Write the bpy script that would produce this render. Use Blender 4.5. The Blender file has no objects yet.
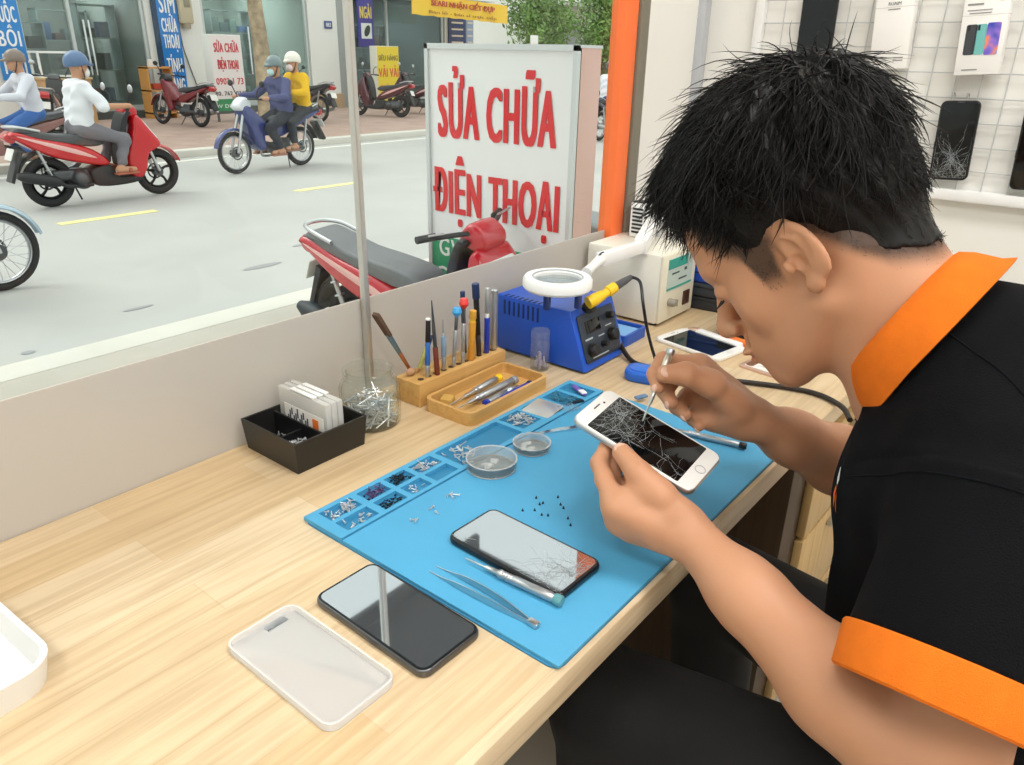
import bpy, bmesh, math, random
import numpy as np
from math import sin, cos, pi, radians as RAD
from mathutils import Vector as V, Matrix as M4, Euler
random.seed(7); rng = np.random.default_rng(7)
SC = bpy.context.scene
COL = SC.collection

# ------------------------------------------------------------------ camera numbers (measured from the photograph's vanishing points)
FPX, YAW, PIT, ROL = 760.0, RAD(38.5), RAD(23.4), RAD(1.2)
CAM = np.array([0.0, 0.0, 1.25])
_h = np.array([cos(YAW), sin(YAW), 0]); _r = np.array([sin(YAW), -cos(YAW), 0]); _u = np.array([0, 0, 1.0])
_f = cos(PIT) * _h - sin(PIT) * _u; _up = sin(PIT) * _h + cos(PIT) * _u
CR, CU, CF = cos(ROL) * _r + sin(ROL) * _up, -sin(ROL) * _r + cos(ROL) * _up, _f
def W(x, y, d):                      # a measured point at a given depth
    return CAM + (CF + CR * ((x - 512) / FPX) + CU * ((382.5 - y) / FPX)) * d
def D(x, y, z=0.75):                 # a measured point on a horizontal surface
    r = W(x, y, 1.0) - CAM
    return CAM + r * ((z - CAM[2]) / r[2])

# ------------------------------------------------------------------ materials
def lin(c):
    if isinstance(c, str):
        c = [int(c[i:i + 2], 16) / 255 for i in (0, 2, 4)]
    return tuple(((x + 0.055) / 1.055) ** 2.4 if x > 0.04045 else x / 12.92 for x in c) + (1.0,)
MATS = {}
def mat(name, col='808080', rough=0.5, metal=0.0, var=0.0, vscale=30.0, bump=0.0, bscale=200.0, spec=0.5, sss=0.0, coat=0.0, emit=0.0, stretch=None, ior=None, sheen=0.0):
    if name in MATS: return MATS[name]
    m = bpy.data.materials.new(name); m.use_nodes = True; MATS[name] = m
    nt = m.node_tree; b = nt.nodes['Principled BSDF']
    b.inputs['Base Color'].default_value = lin(col); b.inputs['Roughness'].default_value = rough
    b.inputs['Metallic'].default_value = metal; b.inputs['Specular IOR Level'].default_value = spec
    if ior: b.inputs['IOR'].default_value = ior
    if coat: b.inputs['Coat Weight'].default_value = coat; b.inputs['Coat Roughness'].default_value = 0.05
    if sheen: b.inputs['Sheen Weight'].default_value = sheen
    if sss:
        b.inputs['Subsurface Weight'].default_value = sss
        b.inputs['Subsurface Radius'].default_value = (1.0, 0.35, 0.2); b.inputs['Subsurface Scale'].default_value = 0.006
    if emit:
        b.inputs['Emission Color'].default_value = lin(col); b.inputs['Emission Strength'].default_value = emit
    if var or bump:
        tc = nt.nodes.new('ShaderNodeTexCoord'); mp = nt.nodes.new('ShaderNodeMapping')
        nt.links.new(tc.outputs['Object'], mp.inputs['Vector'])
        if stretch: mp.inputs['Scale'].default_value = stretch
    if var:
        n = nt.nodes.new('ShaderNodeTexNoise'); n.inputs['Scale'].default_value = vscale; n.inputs['Detail'].default_value = 5
        nt.links.new(mp.outputs['Vector'], n.inputs['Vector'])
        hs = nt.nodes.new('ShaderNodeHueSaturation'); hs.inputs['Color'].default_value = lin(col)
        mr = nt.nodes.new('ShaderNodeMapRange'); mr.inputs[1].default_value = 0.3; mr.inputs[2].default_value = 0.7
        mr.inputs[3].default_value = 1 - var; mr.inputs[4].default_value = 1 + var
        nt.links.new(n.outputs['Fac'], mr.inputs[0]); nt.links.new(mr.outputs[0], hs.inputs['Value'])
        nt.links.new(hs.outputs['Color'], b.inputs['Base Color'])
    if bump:
        n = nt.nodes.new('ShaderNodeTexNoise'); n.inputs['Scale'].default_value = bscale; n.inputs['Detail'].default_value = 4
        nt.links.new(mp.outputs['Vector'], n.inputs['Vector'])
        bp = nt.nodes.new('ShaderNodeBump'); bp.inputs['Strength'].default_value = bump; bp.inputs['Distance'].default_value = 0.002
        nt.links.new(n.outputs['Fac'], bp.inputs['Height']); nt.links.new(bp.outputs['Normal'], b.inputs['Normal'])
    return m
def clear(name, tint='ffffff', refl=0.06, rough=0.02, body=0.0, bodycol='ffffff', fres=1.45):
    """thin clear plastic or glass: see-through, with a fresnel reflection and a little body colour"""
    if name in MATS: return MATS[name]
    m = bpy.data.materials.new(name); m.use_nodes = True; MATS[name] = m
    nt = m.node_tree; nt.nodes.clear(); N = nt.nodes.new; L = nt.links.new
    out = N('ShaderNodeOutputMaterial'); tr = N('ShaderNodeBsdfTransparent'); tr.inputs[0].default_value = lin(tint)
    gl = N('ShaderNodeBsdfGlossy'); gl.inputs['Roughness'].default_value = rough
    fr = N('ShaderNodeLayerWeight'); fr.inputs['Blend'].default_value = 0.5; pw_ = N('ShaderNodeMath'); pw_.operation = 'POWER'; pw_.inputs[1].default_value = 5.0 / max(.3, (fres - 1) * 2.2); L(fr.outputs['Facing'], pw_.inputs[0])
    mx = N('ShaderNodeMixShader'); src = tr.outputs[0]
    if body:
        df = N('ShaderNodeBsdfDiffuse'); df.inputs[0].default_value = lin(bodycol)
        m2 = N('ShaderNodeMixShader'); m2.inputs[0].default_value = body
        L(tr.outputs[0], m2.inputs[1]); L(df.outputs[0], m2.inputs[2]); src = m2.outputs[0]
    ad = N('ShaderNodeMath'); ad.operation = 'MULTIPLY_ADD'; ad.inputs[1].default_value = 0.85; ad.inputs[2].default_value = refl * .6
    L(pw_.outputs[0], ad.inputs[0]); L(ad.outputs[0], mx.inputs[0]); L(src, mx.inputs[1]); L(gl.outputs[0], mx.inputs[2]); L(mx.outputs[0], out.inputs[0])
    return m

# ------------------------------------------------------------------ mesh builder
class MB:
    def __init__(s): s.v = []; s.f = []; s.m = []
    def add(s, vs, fs, m=0, T=None):
        b = len(s.v)
        if T is not None: vs = [T @ V(p) for p in vs]
        s.v.extend([tuple(p) for p in vs]); s.f.extend([tuple(b + i for i in f) for f in fs]); s.m.extend([m] * len(fs))
        return s
    def bm(s, bm, m=0, T=None):
        bm.verts.ensure_lookup_table(); bm.verts.index_update()
        s.add([v.co.copy() for v in bm.verts], [[v.index for v in f.verts] for f in bm.faces], m, T); bm.free(); return s
    def box(s, c, d, bev=0.0, seg=2, m=0, T=None, rot=None):
        bm = bmesh.new(); bmesh.ops.create_cube(bm, size=1.0)
        for v in bm.verts: v.co = V((v.co.x * d[0], v.co.y * d[1], v.co.z * d[2]))
        if bev: bmesh.ops.bevel(bm, geom=bm.edges[:], offset=min(bev, min(d) * 0.49), segments=seg, profile=0.5, affect='EDGES')
        X = M4.Translation(V(c)) @ (rot.to_4x4() if rot is not None else M4())
        return s.bm(bm, m, (T @ X) if T is not None else X)
    def cyl(s, a, b, r0, r1=None, n=16, m=0, T=None, cap=True):
        a = V(a); b = V(b); r1 = r0 if r1 is None else r1
        z = (b - a).normalized(); x = z.orthogonal().normalized(); y = z.cross(x)
        vs = []
        for c, r in ((a, r0), (b, r1)):
            for i in range(n): t = 2 * pi * i / n; vs.append(c + x * (r * cos(t)) + y * (r * sin(t)))
        fs = [(i, (i + 1) % n, n + (i + 1) % n, n + i) for i in range(n)]
        if cap: fs += [tuple(range(n - 1, -1, -1)), tuple(range(n, 2 * n))]
        return s.add(vs, fs, m, T)
    def tube(s, pts, r, n=8, m=0, T=None, closed=False, cap=True):
        pts = [V(p) for p in pts]; k = len(pts); R = r if hasattr(r, '__len__') else [r] * k
        vs = []; x = None
        for i, p in enumerate(pts):
            if closed: d = pts[(i + 1) % k] - pts[i - 1]
            else: d = pts[min(i + 1, k - 1)] - pts[max(i - 1, 0)]
            d = d.normalized() if d.length > 1e-9 else V((0, 0, 1))
            if x is None: x = d.orthogonal().normalized()
            else:
                x = x - d * x.dot(d)
                x = x.normalized() if x.length > 1e-6 else d.orthogonal().normalized()
            y = d.cross(x)
            for j in range(n): t = 2 * pi * j / n; vs.append(p + x * (R[i] * cos(t)) + y * (R[i] * sin(t)))
        fs = []
        for i in range(k if closed else k - 1):
            q = (i + 1) % k
            for j in range(n): fs.append((i * n + j, i * n + (j + 1) % n, q * n + (j + 1) % n, q * n + j))
        if not closed and cap: fs += [tuple(range(n - 1, -1, -1)), tuple(range((k - 1) * n, k * n))]
        return s.add(vs, fs, m, T)
    def lathe(s, prof, n=32, m=0, T=None, closed=False):
        vs = []; k = len(prof)
        for r, z in prof:
            for i in range(n): t = 2 * pi * i / n; vs.append((r * cos(t), r * sin(t), z))
        fs = []
        for a in range(k if closed else k - 1):
            b = (a + 1) % k
            for i in range(n): fs.append((a * n + i, a * n + (i + 1) % n, b * n + (i + 1) % n, b * n + i))
        if not closed:
            if prof[0][0] > 1e-6: fs.append(tuple(range(n - 1, -1, -1)))
            if prof[-1][0] > 1e-6: fs.append(tuple(range((k - 1) * n, k * n)))
        return s.add(vs, fs, m, T)
    def torus(s, c, R, r, axis=(0, 0, 1), n=32, k=10, m=0, T=None, rx=None):
        z = V(axis).normalized(); x = z.orthogonal().normalized(); y = z.cross(x); c = V(c); vs = []
        for i in range(n):
            t = 2 * pi * i / n; d = x * cos(t) + y * sin(t)
            for j in range(k): u = 2 * pi * j / k; vs.append(c + d * (R + r * cos(u)) + z * ((rx or r) * sin(u)))
        fs = [(i * k + j, i * k + (j + 1) % k, ((i + 1) % n) * k + (j + 1) % k, ((i + 1) % n) * k + j) for i in range(n) for j in range(k)]
        fs = [f[::-1] for f in fs]
        return s.add(vs, fs, m, T)
    def ell(s, c, r, n=16, k=10, m=0, T=None, rot=None):
        vs = []; R = rot or M4.Identity(3)
        for j in range(1, k):
            p = pi * j / k
            for i in range(n): t = 2 * pi * i / n; vs.append(V(c) + R @ V((r[0] * sin(p) * cos(t), r[1] * sin(p) * sin(t), r[2] * cos(p))))
        fs = [(a * n + i, (a + 1) * n + i, (a + 1) * n + (i + 1) % n, a * n + (i + 1) % n) for a in range(k - 2) for i in range(n)]
        t = len(vs); vs += [V(c) + R @ V((0, 0, r[2])), V(c) + R @ V((0, 0, -r[2]))]
        fs += [(t, i, (i + 1) % n) for i in range(n)] + [(t + 1, (k - 2) * n + (i + 1) % n, (k - 2) * n + i) for i in range(n)]
        return s.add(vs, fs, m, T)
    def prism(s, poly, z0, z1, bev=0.0, m=0, T=None):
        """polygon in x,y extruded along z; bev rounds the rims"""
        area = sum(poly[i][0] * poly[(i + 1) % len(poly)][1] - poly[(i + 1) % len(poly)][0] * poly[i][1] for i in range(len(poly)))
        if area < 0: poly = poly[::-1]
        k = len(poly)
        def inset(d):
            if d == 0: return poly
            o = []
            for i in range(k):
                a = V(poly[i - 1]).to_2d(); p = V(poly[i]).to_2d(); b = V(poly[(i + 1) % k]).to_2d()
                e0 = (p - a).normalized(); e1 = (b - p).normalized()
                n0 = V((-e0.y, e0.x)); n1 = V((-e1.y, e1.x)); q = n0 + n1
                L = max(0.35, q.length_squared / 2)
                o.append(tuple(p + q * (d / (2 * L)) * 1.0))
            return o
        rings = []
        st = 4 if bev else 0
        for i in range(st + 1):
            t = (i / st if st else 1) * pi / 2
            rings.append((inset(bev * (1 - sin(t)) if st else 0), z0 + (bev * (1 - cos(t)) if st else 0)))
        up = [(p, z1 - (z - z0)) for p, z in rings[::-1]]
        rings += up
        vs = [(x, y, z) for p, z in rings for x, y in p]; fs = []
        for a in range(len(rings) - 1):
            for i in range(k): fs.append((a * k + i, a * k + (i + 1) % k, (a + 1) * k + (i + 1) % k, (a + 1) * k + i))
        fs += [tuple(range(k - 1, -1, -1)), tuple(range((len(rings) - 1) * k, len(rings) * k))]
        return s.add(vs, fs, m, T)
    def grid(s, pts, m=0, T=None, closed_u=False, closed_v=False):
        nu = len(pts); nv = len(pts[0]); vs = [p for row in pts for p in row]
        fs = [(a * nv + b, ((a + 1) % nu) * nv + b, ((a + 1) % nu) * nv + (b + 1) % nv, a * nv + (b + 1) % nv)
              for a in range(nu if closed_u else nu - 1) for b in range(nv if closed_v else nv - 1)]
        return s.add(vs, fs, m, T)
    def build(s, name, mats, parent=None, smooth=True, sharp=40):
        me = bpy.data.meshes.new(name); me.from_pydata(s.v, [], s.f)
        if not isinstance(mats, (list, tuple)): mats = [mats]
        for x in mats: me.materials.append(x)
        if len(mats) > 1: me.polygons.foreach_set('material_index', s.m)
        if smooth:
            me.polygons.foreach_set('use_smooth', [True] * len(me.polygons))
            if sharp: me.set_sharp_from_angle(angle=RAD(sharp))
        me.update()
        o = bpy.data.objects.new(name, me); COL.objects.link(o); o.parent = parent
        return o
def rrect(w, h, r, n=5):
    """rounded rectangle outline centred on 0"""
    o = []
    for cx, cy, a0 in ((w / 2 - r, h / 2 - r, 0), (-w / 2 + r, h / 2 - r, 90), (-w / 2 + r, -h / 2 + r, 180), (w / 2 - r, -h / 2 + r, 270)):
        for i in range(n + 1): a = RAD(a0 + 90 * i / n); o.append((cx + r * cos(a), cy + r * sin(a)))
    return o
def tag(o, label=None, cat=None, group=None, kind=None):
    if label: o['label'] = label
    if cat: o['category'] = cat
    if group: o['group'] = group
    if kind: o['kind'] = kind
    return o
def thing(name, label, cat, loc=(0, 0, 0), rotz=0.0, group=None, rot=None):
    o = bpy.data.objects.new(name, None); COL.objects.link(o); o.empty_display_size = 0.05
    o.location = loc; o.rotation_euler = rot if rot is not None else (0, 0, rotz)
    return tag(o, label, cat, group)
def struct(name, mb, m, **k): return tag(mb.build(name, m, **k), kind='structure')
def copy_tree(o, parent=None):
    c = o.copy(); COL.objects.link(c)
    if parent is not None: c.parent = parent
    for ch in list(o.children): copy_tree(ch, c)
    return c
def text(name, body, size, loc, rot, m, parent=None, xs=1.0, bold=0.0, ext=0.0005, label=None, fit=None, spc=0.0):
    """lettering as one flat raised mesh, centred on loc; fit=(width, height) stretches it; bold thickens the strokes"""
    cu = bpy.data.curves.new(name, 'FONT'); cu.body = body; cu.size = size; cu.extrude = ext; cu.resolution_u = 3; cu.space_character = 1.0 + spc
    tmp = bpy.data.objects.new(name, cu); COL.objects.link(tmp); bpy.context.view_layer.update()
    me = bpy.data.meshes.new_from_object(tmp.evaluated_get(bpy.context.evaluated_depsgraph_get())); bpy.data.objects.remove(tmp); bpy.data.curves.remove(cu)
    co = np.array([v.co[:] for v in me.vertices]); pf = [tuple(p.vertices) for p in me.polygons]; bpy.data.meshes.remove(me)
    lo, hi = co.min(0), co.max(0); co -= (lo + hi) / 2
    if fit: co[:, 0] *= (fit[0] - 2 * bold) / (hi[0] - lo[0]); co[:, 1] *= (fit[1] / (hi[1] - lo[1]) if fit[1] else 1)
    else: co[:, 0] *= xs
    offs = [(0, 0)] if not bold else [(dx * bold, dy * bold * .35) for dx in (-1, -.33, .33, 1) for dy in (-.7, .7)]
    mb = MB()
    for q, (dx, dy) in enumerate(offs): mb.add([(x + dx, y + dy, z + q * 1.5e-4) for x, y, z in co], pf)
    o = mb.build(name, m, parent, smooth=False); o.location = loc; o.rotation_euler = rot
    if label: o['label'] = label
    return o

# ------------------------------------------------------------------ smooth solid modelling (signed distances -> one continuous mesh)
class SDF:
    def __init__(s): s.p = []
    def cap(s, a, b, ra, rb=None, k=0.01, op='u'):
        a = np.array(a, float); b = np.array(b, float); rb = ra if rb is None else rb; ab = b - a; L = max(ab @ ab, 1e-12)
        def f(P):
            t = np.clip(((P - a) @ ab) / L, 0, 1)
            return np.linalg.norm(P - a - t[:, None] * ab, axis=1) - (ra + (rb - ra) * t)
        s.p.append((f, k, op)); return s
    def chain(s, pts, rs, k=0.01):
        for i in range(len(pts) - 1): s.cap(pts[i], pts[i + 1], rs[i], rs[i + 1], k)
        return s
    def ccone(s, a, b, ra, rb, k=0.004, op='u', flat=None):
        """flat-ended cone; flat=(axis, ratio) squashes the section"""
        a = np.array(a, float); b = np.array(b, float); d = b - a; L = np.linalg.norm(d); d = d / L
        def f(P):
            q = P - a; t = q @ d; r = q - t[:, None] * d
            if flat is not None:
                ax = np.array(flat[0], float); c = r @ ax; r = r + (c * (1 / flat[1] - 1))[:, None] * ax
            w = np.clip(t / L, 0, 1)
            dr = np.linalg.norm(r, axis=1) - (ra + (rb - ra) * w); da = np.maximum(-t, t - L)
            return np.minimum(np.maximum(dr, da), 0) + np.sqrt(np.maximum(dr, 0) ** 2 + np.maximum(da, 0) ** 2)
        s.p.append((f, k, op)); return s
    def ell(s, c, r, k=0.01, op='u', R=None):
        c = np.array(c, float); r = np.array(r, float); Rm = None if R is None else np.array(R, float)
        def f(P):
            q = P - c
            if Rm is not None: q = q @ Rm
            k0 = np.linalg.norm(q / r, axis=1); k1 = np.linalg.norm(q / (r * r), axis=1)
            return np.where(k1 > 1e-9, k0 * (k0 - 1) / np.maximum(k1, 1e-9), -r.min())
        s.p.append((f, k, op)); return s
    def rbox(s, c, h, r=0.01, k=0.005, op='u', R=None):
        c = np.array(c, float); h = np.array(h, float) - r; Rm = None if R is None else np.array(R, float)
        def f(P):
            q = P - c
            if Rm is not None: q = q @ Rm
            q = np.abs(q) - h
            return np.linalg.norm(np.maximum(q, 0), axis=1) + np.minimum(q.max(axis=1), 0) - r
        s.p.append((f, k, op)); return s
    def plane(s, p, n, k=0.004, op='s'):
        """op 's' cuts away everything on the side n points to"""
        p = np.array(p, float); n = np.array(n, float); n = n / np.linalg.norm(n)
        s.p.append((lambda P: -((P - p) @ n), k, op)); return s
    def fn(s, f, k=0.004, op='u'): s.p.append((f, k, op)); return s
    @staticmethod
    def comb(d, e, k, op):
        if op == 's': return -SDF.comb(-d, e, k, 'u')
        if op == 'i': return -SDF.comb(-d, -e, k, 'u')
        h = np.clip(0.5 + 0.5 * (d - e) / k, 0, 1); return d + (e - d) * h - k * h * (1 - h)
    def ev(s, P, sel=None):
        d = None
        for i, (f, k, op) in enumerate(s.p):
            if sel is not None and not sel[i]: continue
            e = f(P); d = (e if op == 'u' else np.full(len(P), 1.0)) if d is None else s.comb(d, e, k, op)
        return d
    def mesh(s, lo, hi, res, B=14):
        lo = np.array(lo, float); hi = np.array(hi, float); nb = np.maximum(1, np.ceil((hi - lo) / (res * B)).astype(int))
        n = nb * B + 1
        ci = np.stack(np.meshgrid(*[np.arange(x) for x in nb], indexing='ij'), -1).reshape(-1, 3)
        cen = lo + (ci + 0.5) * B * res; Rb = B * res * 0.87
        PD = np.stack([f(cen) for f, k, op in s.p], 1)
        d = None
        for i, (f, k, op) in enumerate(s.p):
            e = PD[:, i]; d = e if d is None else s.comb(d, e, k, op)
        ks = np.array([k for f, k, op in s.p])
        G = np.empty(n, np.float32)
        coarse = d.reshape(nb); G[:-1, :-1, :-1] = np.repeat(np.repeat(np.repeat(coarse, B, 0), B, 1), B, 2)
        G[-1] = G[-2]; G[:, -1] = G[:, -2]; G[:, :, -1] = G[:, :, -2]
        loc = np.stack(np.meshgrid(*[np.arange(B + 1)] * 3, indexing='ij'), -1).reshape(-1, 3) * res
        for j in np.nonzero(np.abs(d) < Rb * 1.6)[0]:
            sel = (PD[j] < max(d[j], 0) + ks + 2.6 * Rb)
            for i, (f, k, op) in enumerate(s.p):
                if op == 'i': sel[i] = True
            e = s.ev(lo + ci[j] * B * res + loc, sel)
            if e is None: continue
            a = ci[j] * B
            G[a[0]:a[0] + B + 1, a[1]:a[1] + B + 1, a[2]:a[2] + B + 1] = e.reshape(B + 1, B + 1, B + 1)
        I = G < 0
        c8 = [(x, y, z) for x in (0, 1) for y in (0, 1) for z in (0, 1)]
        cnt = sum(I[x:n[0] - 1 + x, y:n[1] - 1 + y, z:n[2] - 1 + z].astype(np.int8) for x, y, z in c8)
        cells = np.argwhere((cnt > 0) & (cnt < 8))
        val = np.stack([G[cells[:, 0] + x, cells[:, 1] + y, cells[:, 2] + z] for x, y, z in c8], 1)
        acc = np.zeros((len(cells), 3)); num = np.zeros(len(cells))
        for a in range(8):
            for b in range(a + 1, 8):
                if sum(abs(np.array(c8[a]) - np.array(c8[b]))) != 1: continue
                va, vb = val[:, a], val[:, b]; m = (va < 0) != (vb < 0)
                t = np.where(m, va / np.where(m, va - vb, 1), 0)
                acc += m[:, None] * (np.array(c8[a]) + t[:, None] * (np.array(c8[b]) - np.array(c8[a]))); num += m
        vs = lo + (cells + acc / num[:, None]) * res
        idx = np.full(n - 1, -1, np.int64); idx[tuple(cells.T)] = np.arange(len(cells))
        faces = []
        for ax in range(3):
            sl0 = [slice(None)] * 3; sl1 = [slice(None)] * 3; sl0[ax] = slice(0, -1); sl1[ax] = slice(1, None)
            A = I[tuple(sl0)]; Bv = I[tuple(sl1)]; e = np.argwhere(A != Bv); o1, o2 = (ax + 1) % 3, (ax + 2) % 3
            ok = (e[:, o1] > 0) & (e[:, o2] > 0) & (e[:, o1] < n[o1] - 1) & (e[:, o2] < n[o2] - 1); e = e[ok]
            flip = A[tuple(e.T)]
            q = []
            for da, db in ((-1, -1), (0, -1), (0, 0), (-1, 0)):
                c = e.copy(); c[:, o1] += da; c[:, o2] += db; q.append(idx[tuple(c.T)])
            q = np.stack(q, 1); q[~flip] = q[~flip][:, ::-1]; faces.append(q)
        fs = np.concatenate(faces); fs = fs[(fs >= 0).all(1)]
        return vs, fs
def np_obj(name, vs, fs, mats, parent=None, midx=None):
    me = bpy.data.meshes.new(name); me.vertices.add(len(vs)); me.vertices.foreach_set('co', np.asarray(vs, np.float32).ravel())
    me.loops.add(fs.size); me.loops.foreach_set('vertex_index', fs.astype(np.int32).ravel())
    me.polygons.add(len(fs)); me.polygons.foreach_set('loop_start', np.arange(0, fs.size, fs.shape[1], dtype=np.int32))
    me.polygons.foreach_set('use_smooth', np.ones(len(fs), bool))
    if not isinstance(mats, (list, tuple)): mats = [mats]
    for x in mats: me.materials.append(x)
    if midx is not None: me.polygons.foreach_set('material_index', np.asarray(midx, np.int32))
    me.update(calc_edges=True); me.validate()
    o = bpy.data.objects.new(name, me); COL.objects.link(o); o.parent = parent
    return o
# ------------------------------------------------------------------ render look, camera
vs_ = SC.view_settings; vs_.view_transform = 'Standard'; vs_.look = 'None'; vs_.gamma = 1.0; vs_.exposure = 0.32
try: vs_.use_curve_mapping = False
except Exception: pass
cd = bpy.data.cameras.new('camera'); cam = bpy.data.objects.new('camera', cd); COL.objects.link(cam)
cd.sensor_width = 36.0; cd.lens = 36.0 * FPX / 1024; cd.clip_start = 0.02; cd.clip_end = 300
mw = M4.Identity(4)
for i in range(3): mw[i][0] = CR[i]; mw[i][1] = CU[i]; mw[i][2] = -CF[i]; mw[i][3] = CAM[i]
cam.matrix_world = mw; SC.camera = cam

# ------------------------------------------------------------------ sky: bright overcast
wd = bpy.data.worlds.new('overcast_sky'); SC.world = wd; wd.use_nodes = True
wn = wd.node_tree; bg = wn.nodes['Background']
tcw = wn.nodes.new('ShaderNodeTexCoord'); sep = wn.nodes.new('ShaderNodeSeparateXYZ'); wn.links.new(tcw.outputs['Generated'], sep.inputs[0])
rmp = wn.nodes.new('ShaderNodeMapRange'); rmp.inputs[1].default_value = 0.0; rmp.inputs[2].default_value = 1.0; rmp.inputs[3].default_value = 0.84; rmp.inputs[4].default_value = 1.55
wn.links.new(sep.outputs['Z'], rmp.inputs[0]); wn.links.new(rmp.outputs[0], bg.inputs['Strength'])
bg.inputs['Color'].default_value = (1.0, 0.985, 0.965, 1)
def area(name, loc, rot, sx, sy, power, col=(1, 1, 1), spread=180):
    l = bpy.data.lights.new(name, 'AREA'); l.shape = 'RECTANGLE'; l.size = sx; l.size_y = sy; l.energy = power; l.color = col; l.spread = RAD(spread)
    o = bpy.data.objects.new(name, l); COL.objects.link(o); o.location = loc; o.rotation_euler = rot; return o
sl = bpy.data.lights.new('hazy_sun', 'SUN'); sl.energy = 0.95; sl.angle = RAD(35); sl.color = (1.0, 0.96, 0.9)
so = bpy.data.objects.new('hazy_sun', sl); COL.objects.link(so); so.rotation_euler = (RAD(-38), RAD(-18), 0)

# ------------------------------------------------------------------ room materials
def wood(name, c1, c2, c3, stave=(0.42, 0.052), grain=1.0, rough=0.42, axis=0, mortar=0.25):
    m = bpy.data.materials.new(name); m.use_nodes = True; MATS[name] = m
    nt = m.node_tree; N = nt.nodes.new; L = nt.links.new; b = nt.nodes['Principled BSDF']
    tc = N('ShaderNodeTexCoord'); mp = N('ShaderNodeMapping'); L(tc.outputs['Object'], mp.inputs['Vector'])
    if axis == 1: mp.inputs['Rotation'].default_value = (0, 0, RAD(90))
    if axis == 2: mp.inputs['Rotation'].default_value = (0, RAD(90), 0)
    br = N('ShaderNodeTexBrick'); br.inputs['Scale'].default_value = 1.0; br.inputs['Brick Width'].default_value = stave[0]; br.inputs['Row Height'].default_value = stave[1]
    br.inputs['Mortar Size'].default_value = 0.0006; br.inputs['Mortar Smooth'].default_value = 0.3; br.inputs['Bias'].default_value = 0.0
    br.inputs['Color1'].default_value = (0, 0, 0, 1); br.inputs['Color2'].default_value = (1, 1, 1, 1); br.inputs['Mortar'].default_value = (0.5, 0.5, 0.5, 1); br.offset = 0.37
    L(mp.outputs[0], br.inputs['Vector'])
    m2 = N('ShaderNodeMapping'); m2.inputs['Scale'].default_value = (3.0, 60.0, 60.0); L(mp.outputs[0], m2.inputs['Vector'])
    n1 = N('ShaderNodeTexNoise'); n1.inputs['Scale'].default_value = 1.6; n1.inputs['Detail'].default_value = 6; n1.inputs['Distortion'].default_value = 0.6; L(m2.outputs[0], n1.inputs['Vector'])
    n2 = N('ShaderNodeTexNoise'); n2.inputs['Scale'].default_value = 9; n2.inputs['Detail'].default_value = 3; L(mp.outputs[0], n2.inputs['Vector'])
    mx = N('ShaderNodeMix'); mx.data_type = 'RGBA'; mx.inputs[6].default_value = lin(c1); mx.inputs[7].default_value = lin(c2); L(br.outputs['Color'], mx.inputs[0])
    rr = N('ShaderNodeMapRange'); rr.inputs[1].default_value = 0.42; rr.inputs[2].default_value = 0.72; rr.inputs[3].default_value = 0; rr.inputs[4].default_value = 0.55 * grain; L(n1.outputs['Fac'], rr.inputs[0])
    mx2 = N('ShaderNodeMix'); mx2.data_type = 'RGBA'; mx2.inputs[7].default_value = lin(c3); L(rr.outputs[0], mx2.inputs[0]); L(mx.outputs[2], mx2.inputs[6])
    hs = N('ShaderNodeHueSaturation'); r3 = N('ShaderNodeMapRange'); r3.inputs[1].default_value = 0.3; r3.inputs[2].default_value = 0.7; r3.inputs[3].default_value = 0.94; r3.inputs[4].default_value = 1.05
    L(n2.outputs['Fac'], r3.inputs[0]); L(r3.outputs[0], hs.inputs['Value']); L(mx2.outputs[2], hs.inputs['Color'])
    mx3 = N('ShaderNodeMix'); mx3.data_type = 'RGBA'; mx3.inputs[7].default_value = lin(c3); mu = N('ShaderNodeMath'); mu.operation = 'MULTIPLY'; mu.inputs[1].default_value = mortar
    L(br.outputs['Fac'], mu.inputs[0]); L(mu.outputs[0], mx3.inputs[0]); L(hs.outputs[0], mx3.inputs[6]); L(mx3.outputs[2], b.inputs['Base Color'])
    b.inputs['Roughness'].default_value = rough; b.inputs['Specular IOR Level'].default_value = 0.4
    bp = N('ShaderNodeBump'); bp.inputs['Strength'].default_value = 0.12; bp.inputs['Distance'].default_value = 0.001; L(n1.outputs['Fac'], bp.inputs['Height']); L(bp.outputs[0], b.inputs['Normal'])
    return m
M_desk = wood('desk_wood', 'dcc7a6', 'd2b68c', 'ae8d63', stave=(0.46, 0.058))
M_block = wood('beech_wood', 'd2a768', 'c99c5a', 'a87838', stave=(3, 3), grain=0.8, mortar=0)
M_ply = wood('light_cabinet_wood', 'c9a873', 'c2a06a', 'a07c48', stave=(3, 3), axis=2, mortar=0)
M_dkwood = wood('dark_cabinet_wood', '4a3826', '42321f', '2c2014', stave=(3, 3), axis=2, mortar=0)
M_wall = mat('white_wall_paint', 'eceae4', 0.6, var=0.015, vscale=3)
M_wallg = mat('grey_wall_paint', 'd8d2c6', 0.6, var=0.02, vscale=3)
M_floor = mat('floor_tile', 'b9b2a6', 0.35, var=0.05, vscale=4)
M_steel = mat('steel', 'c9cacb', 0.28, 1.0)
M_chrome = mat('chrome', 'e2e4e6', 0.12, 1.0)
M_dksteel = mat('dark_steel', '6c6e72', 0.35, 1.0)
M_black = mat('black_plastic', '141416', 0.4)
M_blackm = mat('black_matte', '1a1a1c', 0.7)
M_white = mat('white_plastic', 'eeeeec', 0.35)
M_glasspane = clear('window_glass', 'f6fbf9', refl=0.03, rough=0.0, fres=1.12)

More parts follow.
